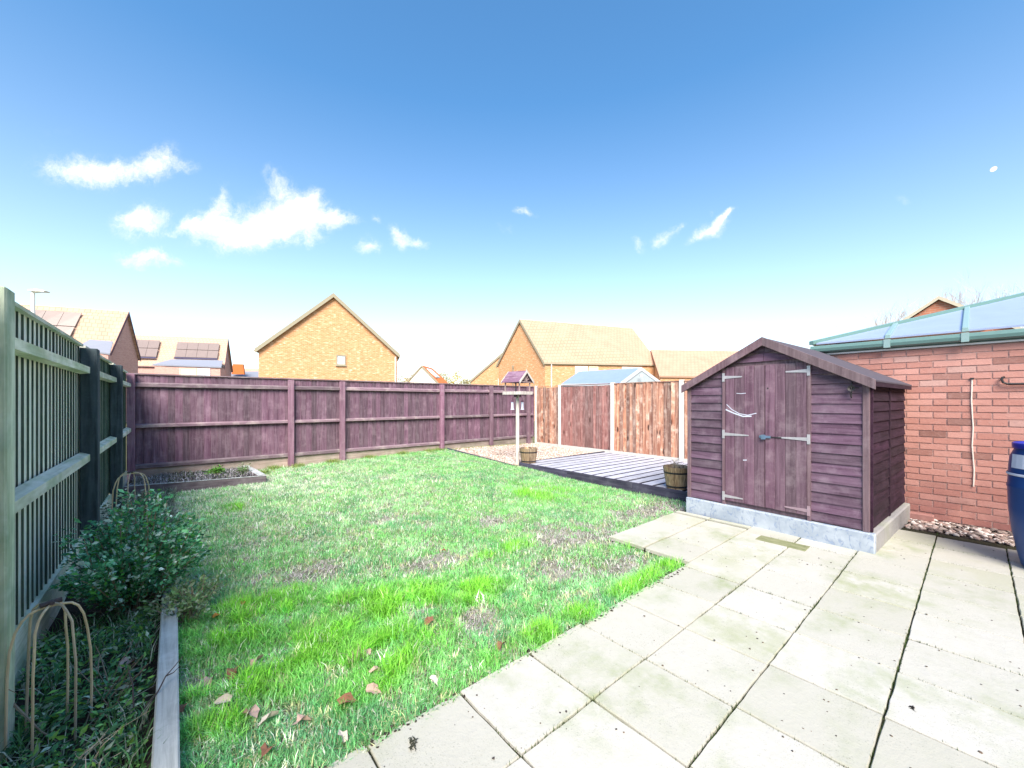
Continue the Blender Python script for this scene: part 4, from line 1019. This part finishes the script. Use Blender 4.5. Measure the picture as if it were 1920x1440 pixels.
twigs('bare_shrub', 'cluster of pale cut stems standing in the near flower bed', (-.24, 2.55, 0), sp)
sp = []
for k in range(24):
    a = rr.uniform(-1.2, .8); l = rr.uniform(.14, .40); e = Vector((math.sin(a) * l, math.cos(a) * l * .4, rr.uniform(.02, .12)))
    b = Vector((rr.uniform(-.08, .05), rr.uniform(-.1, .15), .01)); sp.append(([b, b.lerp(b + e, .5) + Vector((0, 0, .03)), b + e], rr.uniform(.002, .004)))
twigs('dead_plant', 'spray of straw coloured dead stalks lying in the front of the bed', (-.27, 2.0, .01), sp, 'willow')
twigs('bare_shrub', 'single dark twig leaning out from the left fence foot', (-.52, 2.45, 0), [([(0, .1, .20), (.07, .03, .12), (.16, -.05, .03)], .006), ([(-.02, .05, .3), (.05, -.02, .26)], .003)], 'twig')

# willow cloches
def cloche(label, cx, cy, z0, R, H, rot, r=.0052):
    o = thing('willow_cloche', label, 'plant support', (cx, cy, z0), rot, 'willow cloches in the flower bed')
    for k in range(3):
        a = k * PI / 3; u = Vector((math.cos(a), math.sin(a), 0)); pts = []
        for j in range(17):
            t = j / 16 * 2 - 1; s = abs(t)
            x = math.copysign(min(1, 1.0 - (max(0, 1 - s * 1.0)) ** 2.2), t); x = math.copysign(R * (1 - (1 - s) ** 2.4), t)
            z = H * (1 - s ** 3.2) if s < 1 else 0
            z = H * (1 - max(0, (s - .0)) ** 3.0)
            pts.append(u * x + Vector((random.uniform(-.003, .003), random.uniform(-.003, .003), z + k * .006)))
        MB().tube(pts, r, 6).build('hoop', 'willow', o)
    MB().tube([(-.03, 0, H + .012), (.03, .005, H + .014)], .010, 6).tube([(0, -.02, H + .016), (.005, .02, H + .012)], .008, 6).build('tie', 'twig_dark', o)
    return o
cloche('near willow cloche of bent canes in the front of the flower bed', -.385, 2.46, .0, .115, .56, .25, .0046)
cloche('far willow cloche of bent canes behind the green shrub', -.345, 5.75, .02, .155, .62, .4)
# fallen leaves
def leafmesh(k):
    r = random.Random(k); mb = MB(); N = 10; ring = []
    for i in range(N):
        a = 2 * PI * i / N; rad = (1.0 if i % 2 else .76) * r.uniform(.7, 1.15); ring.append((rad * math.cos(a) * 1.2, rad * math.sin(a) * .75, r.uniform(.15, .75) * (abs(math.sin(a)) ** 1.3) - .25 * abs(math.cos(a))))
    vs = [(0, 0, 0)] + ring; fs = [(0, i + 1, (i + 1) % N + 1) for i in range(N)]
    me = mb.add(vs, fs).mesh('fallen_leaf')
    return me
plain('leaf_pink', (.50, .36, .30), .85, .2, .5, 30); plain('leaf_rust', (.26, .13, .08), .85, .2, .5, 30); plain('leaf_pale', (.60, .54, .46), .85, .2, .4, 30); plain('leaf_orange', (.45, .24, .07), .85, .2, .4, 30)
LV = [(1.217, 2.228, 'leaf_rust', .03, 'upright rust brown dead leaf standing in the lime grass clump'), (.605, 1.887, 'leaf_rust', .036, 'curled pinkish rust leaf close to the patio edge of the lawn'),
      (.234, 2.462, 'leaf_rust', .038, 'dark rust leaf in the leaf cluster beside the sleeper'), (.253, 2.087, 'leaf_pink', .042, 'large pale pink dead leaf at the front left of the lawn'),
      (.203, 3.173, 'leaf_orange', .02, 'small orange leaf on the lawn near the shrub'), (.355, 3.262, 'leaf_orange', .026, 'orange brown leaf in the bright grass behind the small orange one'),
      (.724, 1.873, 'leaf_pink', .03, 'dull pink leaf by the patio edge, just right of the curled rust leaf'), (.789, 2.004, 'leaf_pink', .028, 'dull pink leaf directly behind the pink one by the patio edge'),
      (1.41, 1.747, 'leaf_rust', .035, 'crumpled brown leaf among grass beside the patio slabs'), (.33, 2.488, 'leaf_pink', .036, 'pink leaf right of the dark rust leaf in the leaf cluster'),
      (.136, 2.469, 'leaf_pink', .03, 'pink leaf between the sleeper and the dark rust leaf'), (.30, 2.36, 'leaf_pale', .03, 'whitish leaf in front of the dark rust leaf in the cluster'),
      (.31, 2.0, 'leaf_pale', .034, 'whitish withered leaf touching the large pale pink leaf'), (.42, 1.898, 'leaf_pink', .03, 'pink leaf between the large pale pink leaf and the curled rust leaf'),
      (.817, 2.19, 'leaf_pink', .022, 'small pink leaf at the foot of the front lime grass clump'), (.529, 1.696, 'leaf_pale', .026, 'whitish leaf at the edge of the nearest patio slab'),
      (.023, 2.322, 'leaf_rust', .024, 'small brown leaf lying against the sleeper'), (.17, 2.25, 'leaf_pale', .03, 'whitish leaf between the sleeper and the large pale pink leaf'),
      (.98, 1.75, 'leaf_pale', .024, 'whitish leaf at the lawn edge beside the second patio joint'), (1.9, 3.2, 'leaf_rust', .02, 'tiny brown leaf alone in the middle of the lawn'), (.28, 1.82, 'leaf_rust', .03, 'brown leaf nearest the bottom of the view on the lawn')]
lvm = [leafmesh(k) for k in range(6)]
for i, (x, y, mt, s, lb) in enumerate(LV):
    me = lvm[i % 6].copy(); me.materials.append(MATS[mt]); s *= 1.15; o = inst('fallen_leaf', me, None, (x, y, float(lz(x, y)) + .042), (random.uniform(-.4, .4), random.uniform(-.4, .4), random.uniform(0, 6)), scale=(s, s, s))
    gl = {'leaf_pink': 'dull pink dead leaf lying in the front part of the lawn', 'leaf_pale': 'whitish withered leaf lying in the front part of the lawn', 'leaf_rust': 'small brown dead leaf lying on the grass of the lawn'}
    tag(o, lb or gl[mt], 'leaf', 'dead leaves on the lawn')
for (x, y, z, s, mt, lb) in ((-.181, 2.816, .06, .045, 'leaf_pink', 'pale pink dead leaf lying in the flower bed by the sleeper'), (-.20, 1.98, .05, .055, 'leaf_pale', 'large whitish curled leaf at the front of the flower bed'), (-.33, 2.05, .05, .035, 'leaf_pale', 'small whitish leaf near the near cloche foot')):
    me = lvm[2].copy(); me.materials.append(MATS[mt]); tag(inst('fallen_leaf', me, None, (x, y, z), (.2, .2, 1), scale=(s, s, s)), lb, 'leaf')
# clumps lying on the patio
def clump(name, label, cat, x, y, s, n, mt, seed):
    r = random.Random(seed); o = thing(name, label, cat, (x, y, 0))
    for k in range(n):
        mb = MB(); ln = s * r.uniform(.5, 1.2); a = r.uniform(0, 2 * PI); p = Vector((r.uniform(-s, s) * .5, r.uniform(-s, s) * .5, .004)); pts = [p]
        for j in range(4):
            a += r.uniform(-.8, .8); p = p + Vector((math.cos(a), math.sin(a), r.uniform(-.1, .5) if j < 2 else -.2)) * ln / 4; p.z = max(.003, p.z); pts.append(p)
        mb.tube(pts, [s * .05, s * .09, s * .08, s * .05, s * .02], 5).build('strand', mt, o)
    return o
clump('root_clump', 'small dark mossy root clump lying on the near patio slab', 'debris', .742, 1.491, .032, 16, 'moss_crumb', 2)
clump('dirt_clod', 'black crumpled clod on the patio slab at the lower right', 'debris', 2.553, .189, .022, 8, 'rubber', 5)

# ------------------------------------------------------------------ houses beyond the fences
def roofed(label, name, gL, gR, ap, rid, eR, eL, mats, over=.25, cat='house', thick=.14, bd=.14):
    """gable end gL-ap-gR; ridge ap->rid; eaves gR->eR and gL->eL (world points)"""
    gL, gR, ap, rid, eR, eL = map(Vector, (gL, gR, ap, rid, eR, eL))
    o = thing(name, label, cat, (0, 0, 0))
    wallm, roofm, bargem = mats
    fl = lambda p: Vector((p.x, p.y, -.3)); dn_ = Vector((0, 0, -.06))
    a2, g1, g2, e1, e2, r2 = ap + dn_, gL + dn_, gR + dn_, eR + dn_, eL + dn_, rid + dn_
    mb = MB(); mb.add([fl(gL), fl(gR), g2, a2, g1], [(0, 1, 2, 3, 4)]); mb.add([fl(gR), fl(eR), e1, g2], [(0, 1, 2, 3)]); mb.add([fl(eL), fl(gL), g1, e2], [(0, 1, 2, 3)]); mb.add([fl(eR), fl(eL), e2, r2, e1], [(0, 1, 2, 3, 4)])
    mb.build('wall', wallm, o, uv=True)
    rl = (rid - ap).normalized() * over
    rf_ = MB()
    for (g0, e0, sgn) in ((gR, eR, 1), (gL, eL, -1)):
        out = (g0 - ap); out2 = (e0 - rid)
        A, B, C_, D_ = ap - rl, rid + rl * .4, e0 + out2.normalized() * over + rl * .4, g0 + out.normalized() * over - rl
        t = Vector((0, 0, thick))
        vs = [A, B, C_, D_, A + t, B + t, C_ + t, D_ + t]
        fs = [(0, 1, 2, 3), (7, 6, 5, 4), (0, 3, 7, 4), (1, 5, 6, 2), (2, 6, 7, 3)]
        if sgn < 0: fs = [f[::-1] for f in fs]
        rf_.add(vs, fs)
        bb = MB().prism([A - rl.normalized() * .03 + Vector((0, 0, -bd)), D_ - rl.normalized() * .03 + Vector((0, 0, -bd)), D_ - rl.normalized() * .03 + t * 1.05, A - rl.normalized() * .03 + t * 1.05], rl.normalized() * .028)
        bb.build('bargeboard', bargem, o)
        MB().tube([D_ + Vector((0, 0, .02)), C_ + Vector((0, 0, .02))], .06, 6).build('gutter', bargem, o)
    rf_.build('roof', roofm, o, uv=True)
    return o
def onplane(p0, p1, u, z, off=0.0):
    """point at fraction u between two ground points, height z, pushed outward to the camera by off"""
    p0, p1 = Vector((*p0[:2], 0)), Vector((*p1[:2], 0)); d = (p1 - p0).normalized(); n = Vector((d.y, -d.x, 0))
    if n.dot(-p0) < 0: n = -n
    q = p0 + (p1 - p0) * u + n * off; q.z = z; return q
def window(par, p0, p1, u0, u1, z0, z1, pane='glass_pane', frame='white_upvc', mull=0, name='window'):
    a, b = onplane(p0, p1, u0, 0, .03), onplane(p0, p1, u1, 0, .03); d = (b - a); L = d.length; d.normalize(); n = Vector((d.y, -d.x, 0))
    if n.dot(-a) < 0: n = -n
    f = .07; mb = MB()
    def bar(s0, s1, h0, h1):
        mb.prism([a + d * s0 + Vector((0, 0, h0)), a + d * s1 + Vector((0, 0, h0)), a + d * s1 + Vector((0, 0, h1)), a + d * s0 + Vector((0, 0, h1))], n * .06)
    bar(0, L, z0, z0 + f); bar(0, L, z1 - f, z1); bar(0, f, z0 + f, z1 - f); bar(L - f, L, z0 + f, z1 - f)
    for k in range(mull): c = L * (k + 1) / (mull + 1); bar(c - .035, c + .035, z0 + f, z1 - f)
    w = mb.build(name, frame, par)
    MB().prism([a + d * f + Vector((0, 0, z0 + f)), a + d * (L - f) + Vector((0, 0, z0 + f)), a + d * (L - f) + Vector((0, 0, z1 - f)), a + d * f + Vector((0, 0, z1 - f))], n * .02).build('pane', pane, w)
    MB().prism([a - d * .05 + Vector((0, 0, z0 - .07)), a + d * (L + .05) + Vector((0, 0, z0 - .07)), a + d * (L + .05) + Vector((0, 0, z0 - .002)), a - d * .05 + Vector((0, 0, z0 - .002))], n * .09).build('sill', frame, w)
    return w
# H1: centre left gable
def back(gp, dirv, L): return (gp[0] + dirv[0] * L, gp[1] + dirv[1] * L, gp[2])
dv = Vector((26.86 - 30.0, -(12.12 - 4.12), 0)).normalized(); dv = -dv if dv.y < 0 else dv
gL, gR, ap = (4.12, 30.0, 4.75), (12.12, 26.86, 4.75), (8.24, 28.33, 8.55)
h1 = roofed('orange brick house gable with one small window behind the left part of the back fence', 'brick_house', gL, gR, ap, back(ap, dv, 9.5), back(gR, dv, 9.5), back(gL, dv, 9.5), ('brick_orange', 'tile_cream', 'bargeboard'), .22)
window(h1, gL, gR, .535, .605, 3.85, 4.55, 'glass_pane', 'bargeboard')
q = onplane(gL, gR, .985, 0, .1)
MB().tube([(q.x, q.y, 0), (q.x, q.y, 4.55)], .05, 6).build('downpipe', 'white_upvc', h1)
# small red roof of the house behind it
o = thing('house', 'sliver of a red tiled roof showing behind the left eave of the orange gable', 'house', (0, 0, 0))
RP = lambda px, d, z: Vector((((px - 960) / 742 * d) * math.cos(YAW) + d * math.sin(YAW), -((px - 960) / 742 * d) * math.sin(YAW) + d * math.cos(YAW), z))
a_, b_ = RP(487.5, 46, 0), RP(528, 46, 0); n_ = Vector((math.sin(YAW), math.cos(YAW), 0))
MB().prism([a_ + Vector((0, 0, -.3)), b_ + Vector((0, 0, -.3)), b_ + Vector((0, 0, 7.4)), a_ + Vector((0, 0, 7.4))], n_ * 5).build('wall', 'brick_orange', o, uv=True)
MB().prism([a_ + Vector((0, 0, 7.41)), a_ + n_ * 5 + Vector((0, 0, 7.41)), a_ + n_ * 2.5 + Vector((0, 0, 9.5))], b_ - a_).build('roof', 'orange_roof', o)
# H5: main right house
P5 = dict(gL=(23.3, 29.3, 4.75), gR=(23.51, 23.32, 4.6), ap=(23.5, 26.3, 8.55), rid=(35.0, 22.46, 8.6), eR=(32.58, 18.22, 4.6), eL=(38.0, 27.2, 4.7))
h5 = roofed('two storey brick house with a big cream tiled roof behind the panel fence corner', 'brick_house', P5['gL'], P5['gR'], P5['ap'], P5['rid'], P5['eR'], P5['eL'], ('brick_orange', 'tile_cream', 'bargeboard'), .15)
window(h5, P5['gR'], P5['eR'], .25, .36, 3.0, 4.35, mull=1); window(h5, P5['gR'], P5['eR'], .37, .45, 3.2, 4.35, 'cream_board', 'cream_board'); window(h5, P5['gR'], P5['eR'], .66, .84, 3.5, 4.35, mull=1)
for u in (.05, .985):
    q0, q1 = onplane(P5['gR'], P5['eR'], u, 4.55, .1), onplane(P5['gR'], P5['eR'], u, 0, .1)
    MB().tube([q0, q1], .05, 6).build('downpipe', 'white_upvc', h5)
q = onplane(P5['gL'], P5['gR'], .36, 0, .12)
MB().tube([(q.x, q.y, 1.5), (q.x, q.y, 4.5)], .045, 6).tube([(q.x, q.y, 4.4), (q.x, q.y, 4.62)], .08, 8).build('soil_vent_pipe', 'bargeboard', h5)
# H5b: lower roof to its right
b_ = dict(eL=(29.88, 16.57, 3.34), rL=(33.49, 19.41, 6.0), eR=(37.65, 11.26, 3.3), rR=(41.5, 14.0, 6.0))
h5b = roofed('low house with a plain cream roof showing left of the purple shed', 'bungalow', (36.9, 22.1, 3.34), b_['eL'], b_['rL'], b_['rR'], b_['eR'], (45, 17, 3.3), ('brick_orange', 'tile_cream', 'tile_cream'), .08)
window(h5b, b_['eL'], b_['eR'], .17, .33, 2.2, 3.05, mull=1)
# H6
h6 = roofed('small orange brick gable tucked behind the left side of the two storey house', 'brick_house', (26.21, 38.1, 3.75), (33.2, 32.0, 3.75), (28.95, 35.77, 6.85), (36, 44, 6.85), (40, 40, 3.75), (33, 46, 3.75), ('brick_orange', 'tile_cream', 'bargeboard'), .1)
window(h6, (26.21, 38.1, 0), (33.2, 32.0, 0), .34, .40, 2.9, 4.0)
# H4
h4 = roofed('distant cream gabled house with an orange roof and skylight above the back fence', 'rendered_house', (26.74, 56.05, 4.1), (30.44, 52.9, 4.1), (28.53, 54.52, 6.7), (32.6, 58.59, 6.7), (33.9, 56.0, 4.3), (30.0, 60.0, 4.1), ('cream_render', 'orange_roof', 'bargeboard'), .15)
A = Vector((28.9, 54.6, 6.45)); MB().prism([(29.5, 54.9, 6.25), (31.4, 56.8, 6.25), (32.5, 56.0, 5.0), (30.7, 54.0, 5.0)], (.0, -.05, .22)).build('skylight', 'glass_pane', h4)
# H3 and H2 with solar panels
def solar_house(label, rL, rR, eR, bR, eL, panels, wallm, porch):
    bL = (rL[0] + bR[0] - rR[0], rL[1] + bR[1] - rR[1], bR[2])
    # gable end at the right: order gL(back) / gR(front)
    o = roofed(label, 'solar_house', bR, eR, rR, rL, eL, bL, (wallm, 'tile_cream_pale', 'dark_verge'), .15)
    rLv, rRv, eRv, eLv = map(Vector, (rL, rR, eR, eL))
    nrm = (rRv - rLv).cross(eLv - rLv).normalized()
    if nrm.y > 0: nrm = -nrm
    if nrm.z < 0: nrm = -nrm
    def pt(u, v): return (rLv.lerp(rRv, u)).lerp(eLv.lerp(eRv, u), v) + nrm * .18 + Vector((0, 0, .14))
    for (u0, u1, v0, v1, nc, nr) in panels:
        for i in range(nc):
            for j in range(nr):
                a, b = u0 + (u1 - u0) * i / nc + .001, u0 + (u1 - u0) * (i + 1) / nc - .001; c, d = v0 + (v1 - v0) * j / nr + .008, v0 + (v1 - v0) * (j + 1) / nr - .008
                MB().prism([pt(a, c), pt(b, c), pt(b, d), pt(a, d)], nrm * .05).build('solar_panel', 'solar', o)
        MB().prism([pt(u0, v1 + .005), pt(u1, v1 + .005), pt(u1, v1 + .05), pt(u0, v1 + .05)], nrm * .06).build('panel_edge', 'solar_dark', o)
    return o
H3 = dict(rL=(-6.5, 60.1, 8.4), rR=(4.5, 55.29, 8.4), eR=(3.93, 52.24, 4.95), bR=(5.1, 57.3, 5.0), eL=(-6.9, 56.9, 5.0))
h3 = solar_house('farther solar panel house with a grey porch roof, right of the street lamp', H3['rL'], H3['rR'], H3['eR'], H3['bR'], H3['eL'], [(.63, .955, .25, .78, 4, 2), (.10, .50, .22, .80, 5, 2)], 'brick_pink', True)
# porch roof + walls of H3
def pw3(px, d, z):
    l = (px - 960) / 742 * d; return Vector((l * math.cos(YAW) + d * math.sin(YAW), -l * math.sin(YAW) + d * math.cos(YAW), z))
pr = thing('porch_extension', 'pink brick extension with a shallow grey roof below the solar panels', 'extension', (0, 0, 0))
a, b, c, d = pw3(285, 39.6, 4.95), pw3(415, 40.6, 4.80), pw3(418, 42.2, 5.62), pw3(322, 41.0, 5.62)
MB().prism([a, b, c, d], (0, 0, .12)).build('roof', 'grey_slate', pr)
a2, b2 = pw3(290, 39.7, 0), pw3(413, 40.7, 0); dd = Vector((b2.x - a2.x, b2.y - a2.y, 0)).normalized(); nn = Vector((-dd.y, dd.x, 0))
MB().prism([a2 + Vector((0, 0, -.3)), b2 + Vector((0, 0, -.3)), b2 + Vector((0, 0, 4.8)), a2 + Vector((0, 0, 4.93))], nn * .8).build('wall', 'brick_pink', pr, uv=True)
window(pr, a2, b2, .38, .64, 2.6, 4.75, 'cream_board', 'cream_board'); window(pr, a2, b2, .65, .85, 3.3, 4.72, mull=1)
H2 = dict(rL=(-14.2, 47.6, 8.43), rR=(-2.92, 43.88, 8.4), eR=(-3.81, 42.54, 5.0), bR=(-2.35, 46.0, 5.0), eL=(-14.9, 45.0, 5.04))
h2 = solar_house('large cream roofed house with solar panels behind the left fence and street lamp', H2['rL'], H2['rR'], H2['eR'], H2['bR'], H2['eL'], [(.30, .80, .16, .86, 6, 2)], 'brick_pink', True)
pr = thing('porch_extension', 'shallow grey slate bay roof below the left solar roof', 'extension', (0, 0, 0))
a, b, c, d = pw3(138, 27.6, 4.95), pw3(206, 28.6, 4.75), pw3(212, 29.3, 5.72), pw3(168, 28.8, 5.78)
MB().prism([a, b, c, d], (0, 0, .1)).build('roof', 'grey_slate', pr)
a2, b2 = pw3(144, 27.7, 0), pw3(203, 28.6, 0); dd = Vector((b2.x - a2.x, b2.y - a2.y, 0)).normalized(); nn = Vector((-dd.y, dd.x, 0))
MB().prism([a2 + Vector((0, 0, -.3)), b2 + Vector((0, 0, -.3)), b2 + Vector((0, 0, 4.75)), a2 + Vector((0, 0, 4.93))], nn * .8).build('wall', 'brick_pink', pr, uv=True)
# far orange hipped roof and grey roof between H3 and H1
o = thing('far_house', 'distant low grey roof with a bright orange roof block left of the orange gable', 'house', (0, 0, 0))
a, b = pw3(434, 52, 0), pw3(458, 52.5, 0); dd = (b - a).normalized(); nn = Vector((-dd.y, dd.x, 0))
MB().prism([a + Vector((0, 0, 4.95)), b + Vector((0, 0, 4.95)), b - dd * .15 + Vector((0, 0, 6.28)), a + dd * .15 + Vector((0, 0, 6.28))], nn * .5).build('dormer_roof', 'orange_roof', o)
a, b = pw3(425, 51, 0), pw3(500, 54, 0); nn = Vector((-(b - a).y, (b - a).x, 0)).normalized()
MB().prism([a + Vector((0, 0, 4.1)), b + Vector((0, 0, 4.1)), b + nn * 3 + Vector((0, 0, 5.5)), a + nn * 3 + Vector((0, 0, 5.3))], (0, 0, .1)).build('roof', 'grey_slate', o)
MB().prism([a + nn * .3 + Vector((0, 0, -.3)), b + nn * .3 + Vector((0, 0, -.3)), b + nn * .3 + Vector((0, 0, 4.15)), a + nn * .3 + Vector((0, 0, 4.15))], nn * 2).build('wall', 'cream_render', o)
MB().prism([a + nn * 3.2 + Vector((0, 0, 5.0)), b + nn * 3.2 + Vector((0, 0, 5.0)), b + nn * 5 + Vector((0, 0, 6.0)), a + nn * 5 + Vector((0, 0, 5.8))], (0, 0, .1)).build('rear_roof', 'tile_cream_pale', o, uv=True)
# gable peeping over the glass roof on the right
gx = 20.4
hg = roofed('red brick gable with weathered tiles peeping over the conservatory roof', 'brick_house', (gx, 4.4, 2.3), (gx, -2.3, 2.6), (gx, .84, 5.0), (gx + 9, .0, 5.0), (gx + 9, -3.2, 2.6), (gx + 9, 3.6, 2.3), ('brick_gable', 'tile_grey', 'barge_pale'), .09, thick=.07, bd=.05)
# plastic shed behind the panel fence
k = 1.06
def q_(p): return Vector((p[0] * k, p[1] * k, 1.4 + (p[2] - 1.4) * k))
PA, PB, PC, PD, PE = map(q_, ((9.95, 6.11, 2.3), (9.65, 8.07, 2.3), (9.26, 6.3, 1.87), (10.27, 5.7, 1.89), (9.15, 8.36, 1.91)))
PF_ = PD + (PE - PC)
ps = thing('plastic_shed', 'blue grey plastic garden store roof behind the panel fence', 'shed', (0, 0, 0))
MB().prism([PC, PE, PB, PA], (0, 0, .03)).build('roof_panel', 'plastic_blue', ps); MB().prism([PD, PF_, PB, PA][::-1], (0, 0, .03)).build('roof_panel', 'plastic_blue', ps)
dvv = (PA - PB).normalized() * .04
for (a, b) in ((PC, PA), (PA, PD)):
    MB().prism([a - Vector((0, 0, .05)), b - Vector((0, 0, .05)), b + Vector((0, 0, .045)), a + Vector((0, 0, .045))], dvv).build('roof_trim', 'plastic_pale', ps)
MB().prism([PC - Vector((0, 0, .05)), PE - Vector((0, 0, .05)), PE + Vector((0, 0, .028)), PC + Vector((0, 0, .028))], (-.03, -.01, 0)).build('roof_trim', 'plastic_pale', ps)
ins_ = -dvv * .5
lo = lambda p: Vector((p.x, p.y, -.2))
MB().prism([lo(PC), lo(PD), PD, PA, PC], dvv * -1.5).build('gable_wall', 'plastic_gable', ps)
mp_ = (PC + PD) / 2; mp_.z = (PA.z + PC.z) / 2 + .02
MB().box(-.05, .05, -.01, .01, -.03, .03).build('vent', 'plastic_pale', ps, loc=mp_ + dvv * .6).rotation_euler = (0, 0, math.atan2((PD - PC).y, (PD - PC).x))
MB().prism([lo(PC) + Vector((.05, 0, 0)), lo(PE) + Vector((.05, 0, 0)), PE - Vector((-.05, 0, .02)), PC - Vector((-.05, 0, .02))], (.03, 0, 0)).build('side_wall', 'plastic_gable', ps)
# street lamp
L0 = pw3(62, 18, 0)
lp = thing('street_lamp', 'tall white street lamp standing beyond the left fence', 'street lamp', (L0.x, L0.y, 0), -YAW)
MB().tube([(0, 0, -.3), (0, 0, 1.5), (0, 0, 6.35)], [.12, .09, .06], 10).build('column', 'lamp_white', lp)
MB().tube([(0, 0, 6.33), (.35, 0, 6.36)], .035, 8).build('arm', 'lamp_white', lp)
MB().prism([(-.12, -.12, 6.38), (.62, -.12, 6.34), (.66, -.12, 6.40), (.3, -.12, 6.47), (-.12, -.12, 6.45)], (0, .24, 0)).build('lamp_head', 'lamp_white', lp, bevel=.01)

# ------------------------------------------------------------------ trees
def bare_tree(name, label, x, y, h, spread, depth, seed, mat='far_bark', r0=.16, cat='tree', twig=0):
    r = random.Random(seed); o = thing(name, label, cat, (x, y, -.3))
    tr = MB(); cr = MB(); tr.tube([(0, 0, 0), (.05, 0, h * .2), (0, .05, h * .36)], [r0, r0 * .8, r0 * .65], 7)
    def grow(p, d, ln, rad, lv):
        q = p; pts = [p]
        for j in range(3):
            d = (d + Vector((r.uniform(-.18, .18), r.uniform(-.18, .18), r.uniform(-.05, .14)))).normalized(); q = q + d * ln / 3; pts.append(q)
        cr.tube(pts, [rad, rad * .85, rad * .7, rad * .55], 4 if lv > 1 else 3)
        if lv <= 0: return
        for k in range(3 + (1 if lv < 2 else 0)):
            dd = (d + Vector((r.uniform(-1, 1), r.uniform(-1, 1), r.uniform(-.3, .7))) * spread).normalized(); grow(pts[-1 if k < 2 else 2], dd, ln * r.uniform(.62, .85), rad * .55, lv - 1)
    for k in range(5):
        a = k * 2 * PI / 5 + r.uniform(-.4, .4); grow(Vector((0, .05, h * .34)), Vector((math.cos(a) * .7, math.sin(a) * .7, 1)).normalized(), h * .22, r0 * .5, depth)
    tr.build('trunk', mat, o); cr.build('crown', mat, o); return o
def at(px, d): v = pw3(px, d, 0); return v.x, v.y
for i, (px, d, h, lb) in enumerate([(1820, 24, 8.9, 'tallest pale bare tree above the brick gable behind the glass roof'), (1705, 27, 8.7, 'pale bare tree just left of the brick gable behind the glass roof'), (1590, 34, 7.4, 'low faint bare tree above the gutter end left of the brick gable')]):
    bare_tree('bare_tree', lb, *at(px, d), h, .75, 5, 40 + i, r0=.12)
def leafy_tree(label, x, y, h, R, pal, seed, n=1500, base=.0):
    r = np.random.default_rng(seed); o = thing('far_tree', label, 'tree', (x, y, -.3))
    MB().tube([(0, 0, 0), (.05, .03, h * .4), (0, 0, h * .8)], [.12, .09, .04], 6).build('trunk', 'far_bark', o)
    cc = r.normal(0, 1, (12, 3)) * np.array([R * .5, R * .5, h * .14]) + np.array([0, 0, h * .68]); i = r.integers(0, 12, n)
    P = cc[i] + r.normal(0, .28, (n, 3)) * R; D = r.normal(size=(n, 3))
    c = np.array(pal)[i % len(pal)] * r.uniform(.7, 1.25, (n, 1))
    V, Fc, Cc = leafset(P, D, r.uniform(.12, .28, n), c, r, .8); f = inst('crown', npmesh('crown', V, Fc, 'leafy', Cc), o); f['kind'] = 'stuff'
for i, (px, d, h, R, lb) in enumerate([(772, 62, 5.6, 1.7, 'faint yellowish tree left of the distant cream gable'), (832, 75, 7.6, 2.3, 'pale hazy tree rising behind the distant cream gable'), (850, 60, 4.9, 1.3, 'bright yellow autumn tree right of the distant cream gable'), (873, 60, 5.0, 1.4, 'yellow green tree beside the small orange brick gable')]):
    leafy_tree(lb, *at(px, d), h, R, [(.46, .40, .20), (.56, .44, .20), (.36, .36, .18)] if i != 2 else [(.62, .50, .08), (.56, .42, .06)], 60 + i)
for i, (px, y, lb) in enumerate(((202, 8.3, 'left yellow green sprig above the left fence'), (231, 9.6, 'right yellow green sprig above the left fence'))):
    v = pw3(px, 8.0 + i, 0); bush('shrub_sprig', lb, v.x, v.y, 1.75 if i == 0 else 1.68, .05, .05, .42, 5, 60, [(.45, .46, .10), (.5, .45, .2)], (.03, .06), 70 + i, 'plant')
# house that stands behind the camera and keeps the garden in shade
own = roofed('brick terrace behind the viewpoint that shades the garden', 'terrace_house', (-16, -13.4, 5.0), (-16, -6.0, 5.0), (-16, -9.7, 8.4), (22, -9.7, 8.4), (22, -6.0, 5.0), (22, -13.4, 5.0), ('brick_orange', 'tile_cream', 'bargeboard'), .3)
for u in (.30, .36, .43, .50, .57, .64, .71):
    window(own, (-16, -6.0, 0), (22, -6.0, 0), u, u + .035, 3.2, 4.4, 'glass_dark', mull=1); window(own, (-16, -6.0, 0), (22, -6.0, 0), u, u + .035, .9, 2.1, 'glass_dark', mull=1)
# moon
mv = Vector(((1863 - 960) / 742, (752 - 317) / 742, 1)); D = 900
mp3 = Vector((mv.x * math.cos(YAW) + math.sin(YAW), -mv.x * math.sin(YAW) + math.cos(YAW), mv.y)) * D + Vector((0, 0, 1.4))
mb = MB(); mb.lathe([(0.01, -5.9)] + [(5.9 * math.cos(a), 5.9 * math.sin(a)) for a in np.linspace(-1.4, 1.4, 13)] + [(0.01, 5.9)], seg=24)
mo = mb.build('moon', 'moon_glow', loc=mp3, smooth=True); mo.scale = (1, 1, 1); mo.rotation_euler = (0, .5, -.9); tag(mo, 'small white gibbous moon high in the blue sky at right', 'moon')
mo.scale = (.86, 1, .95)
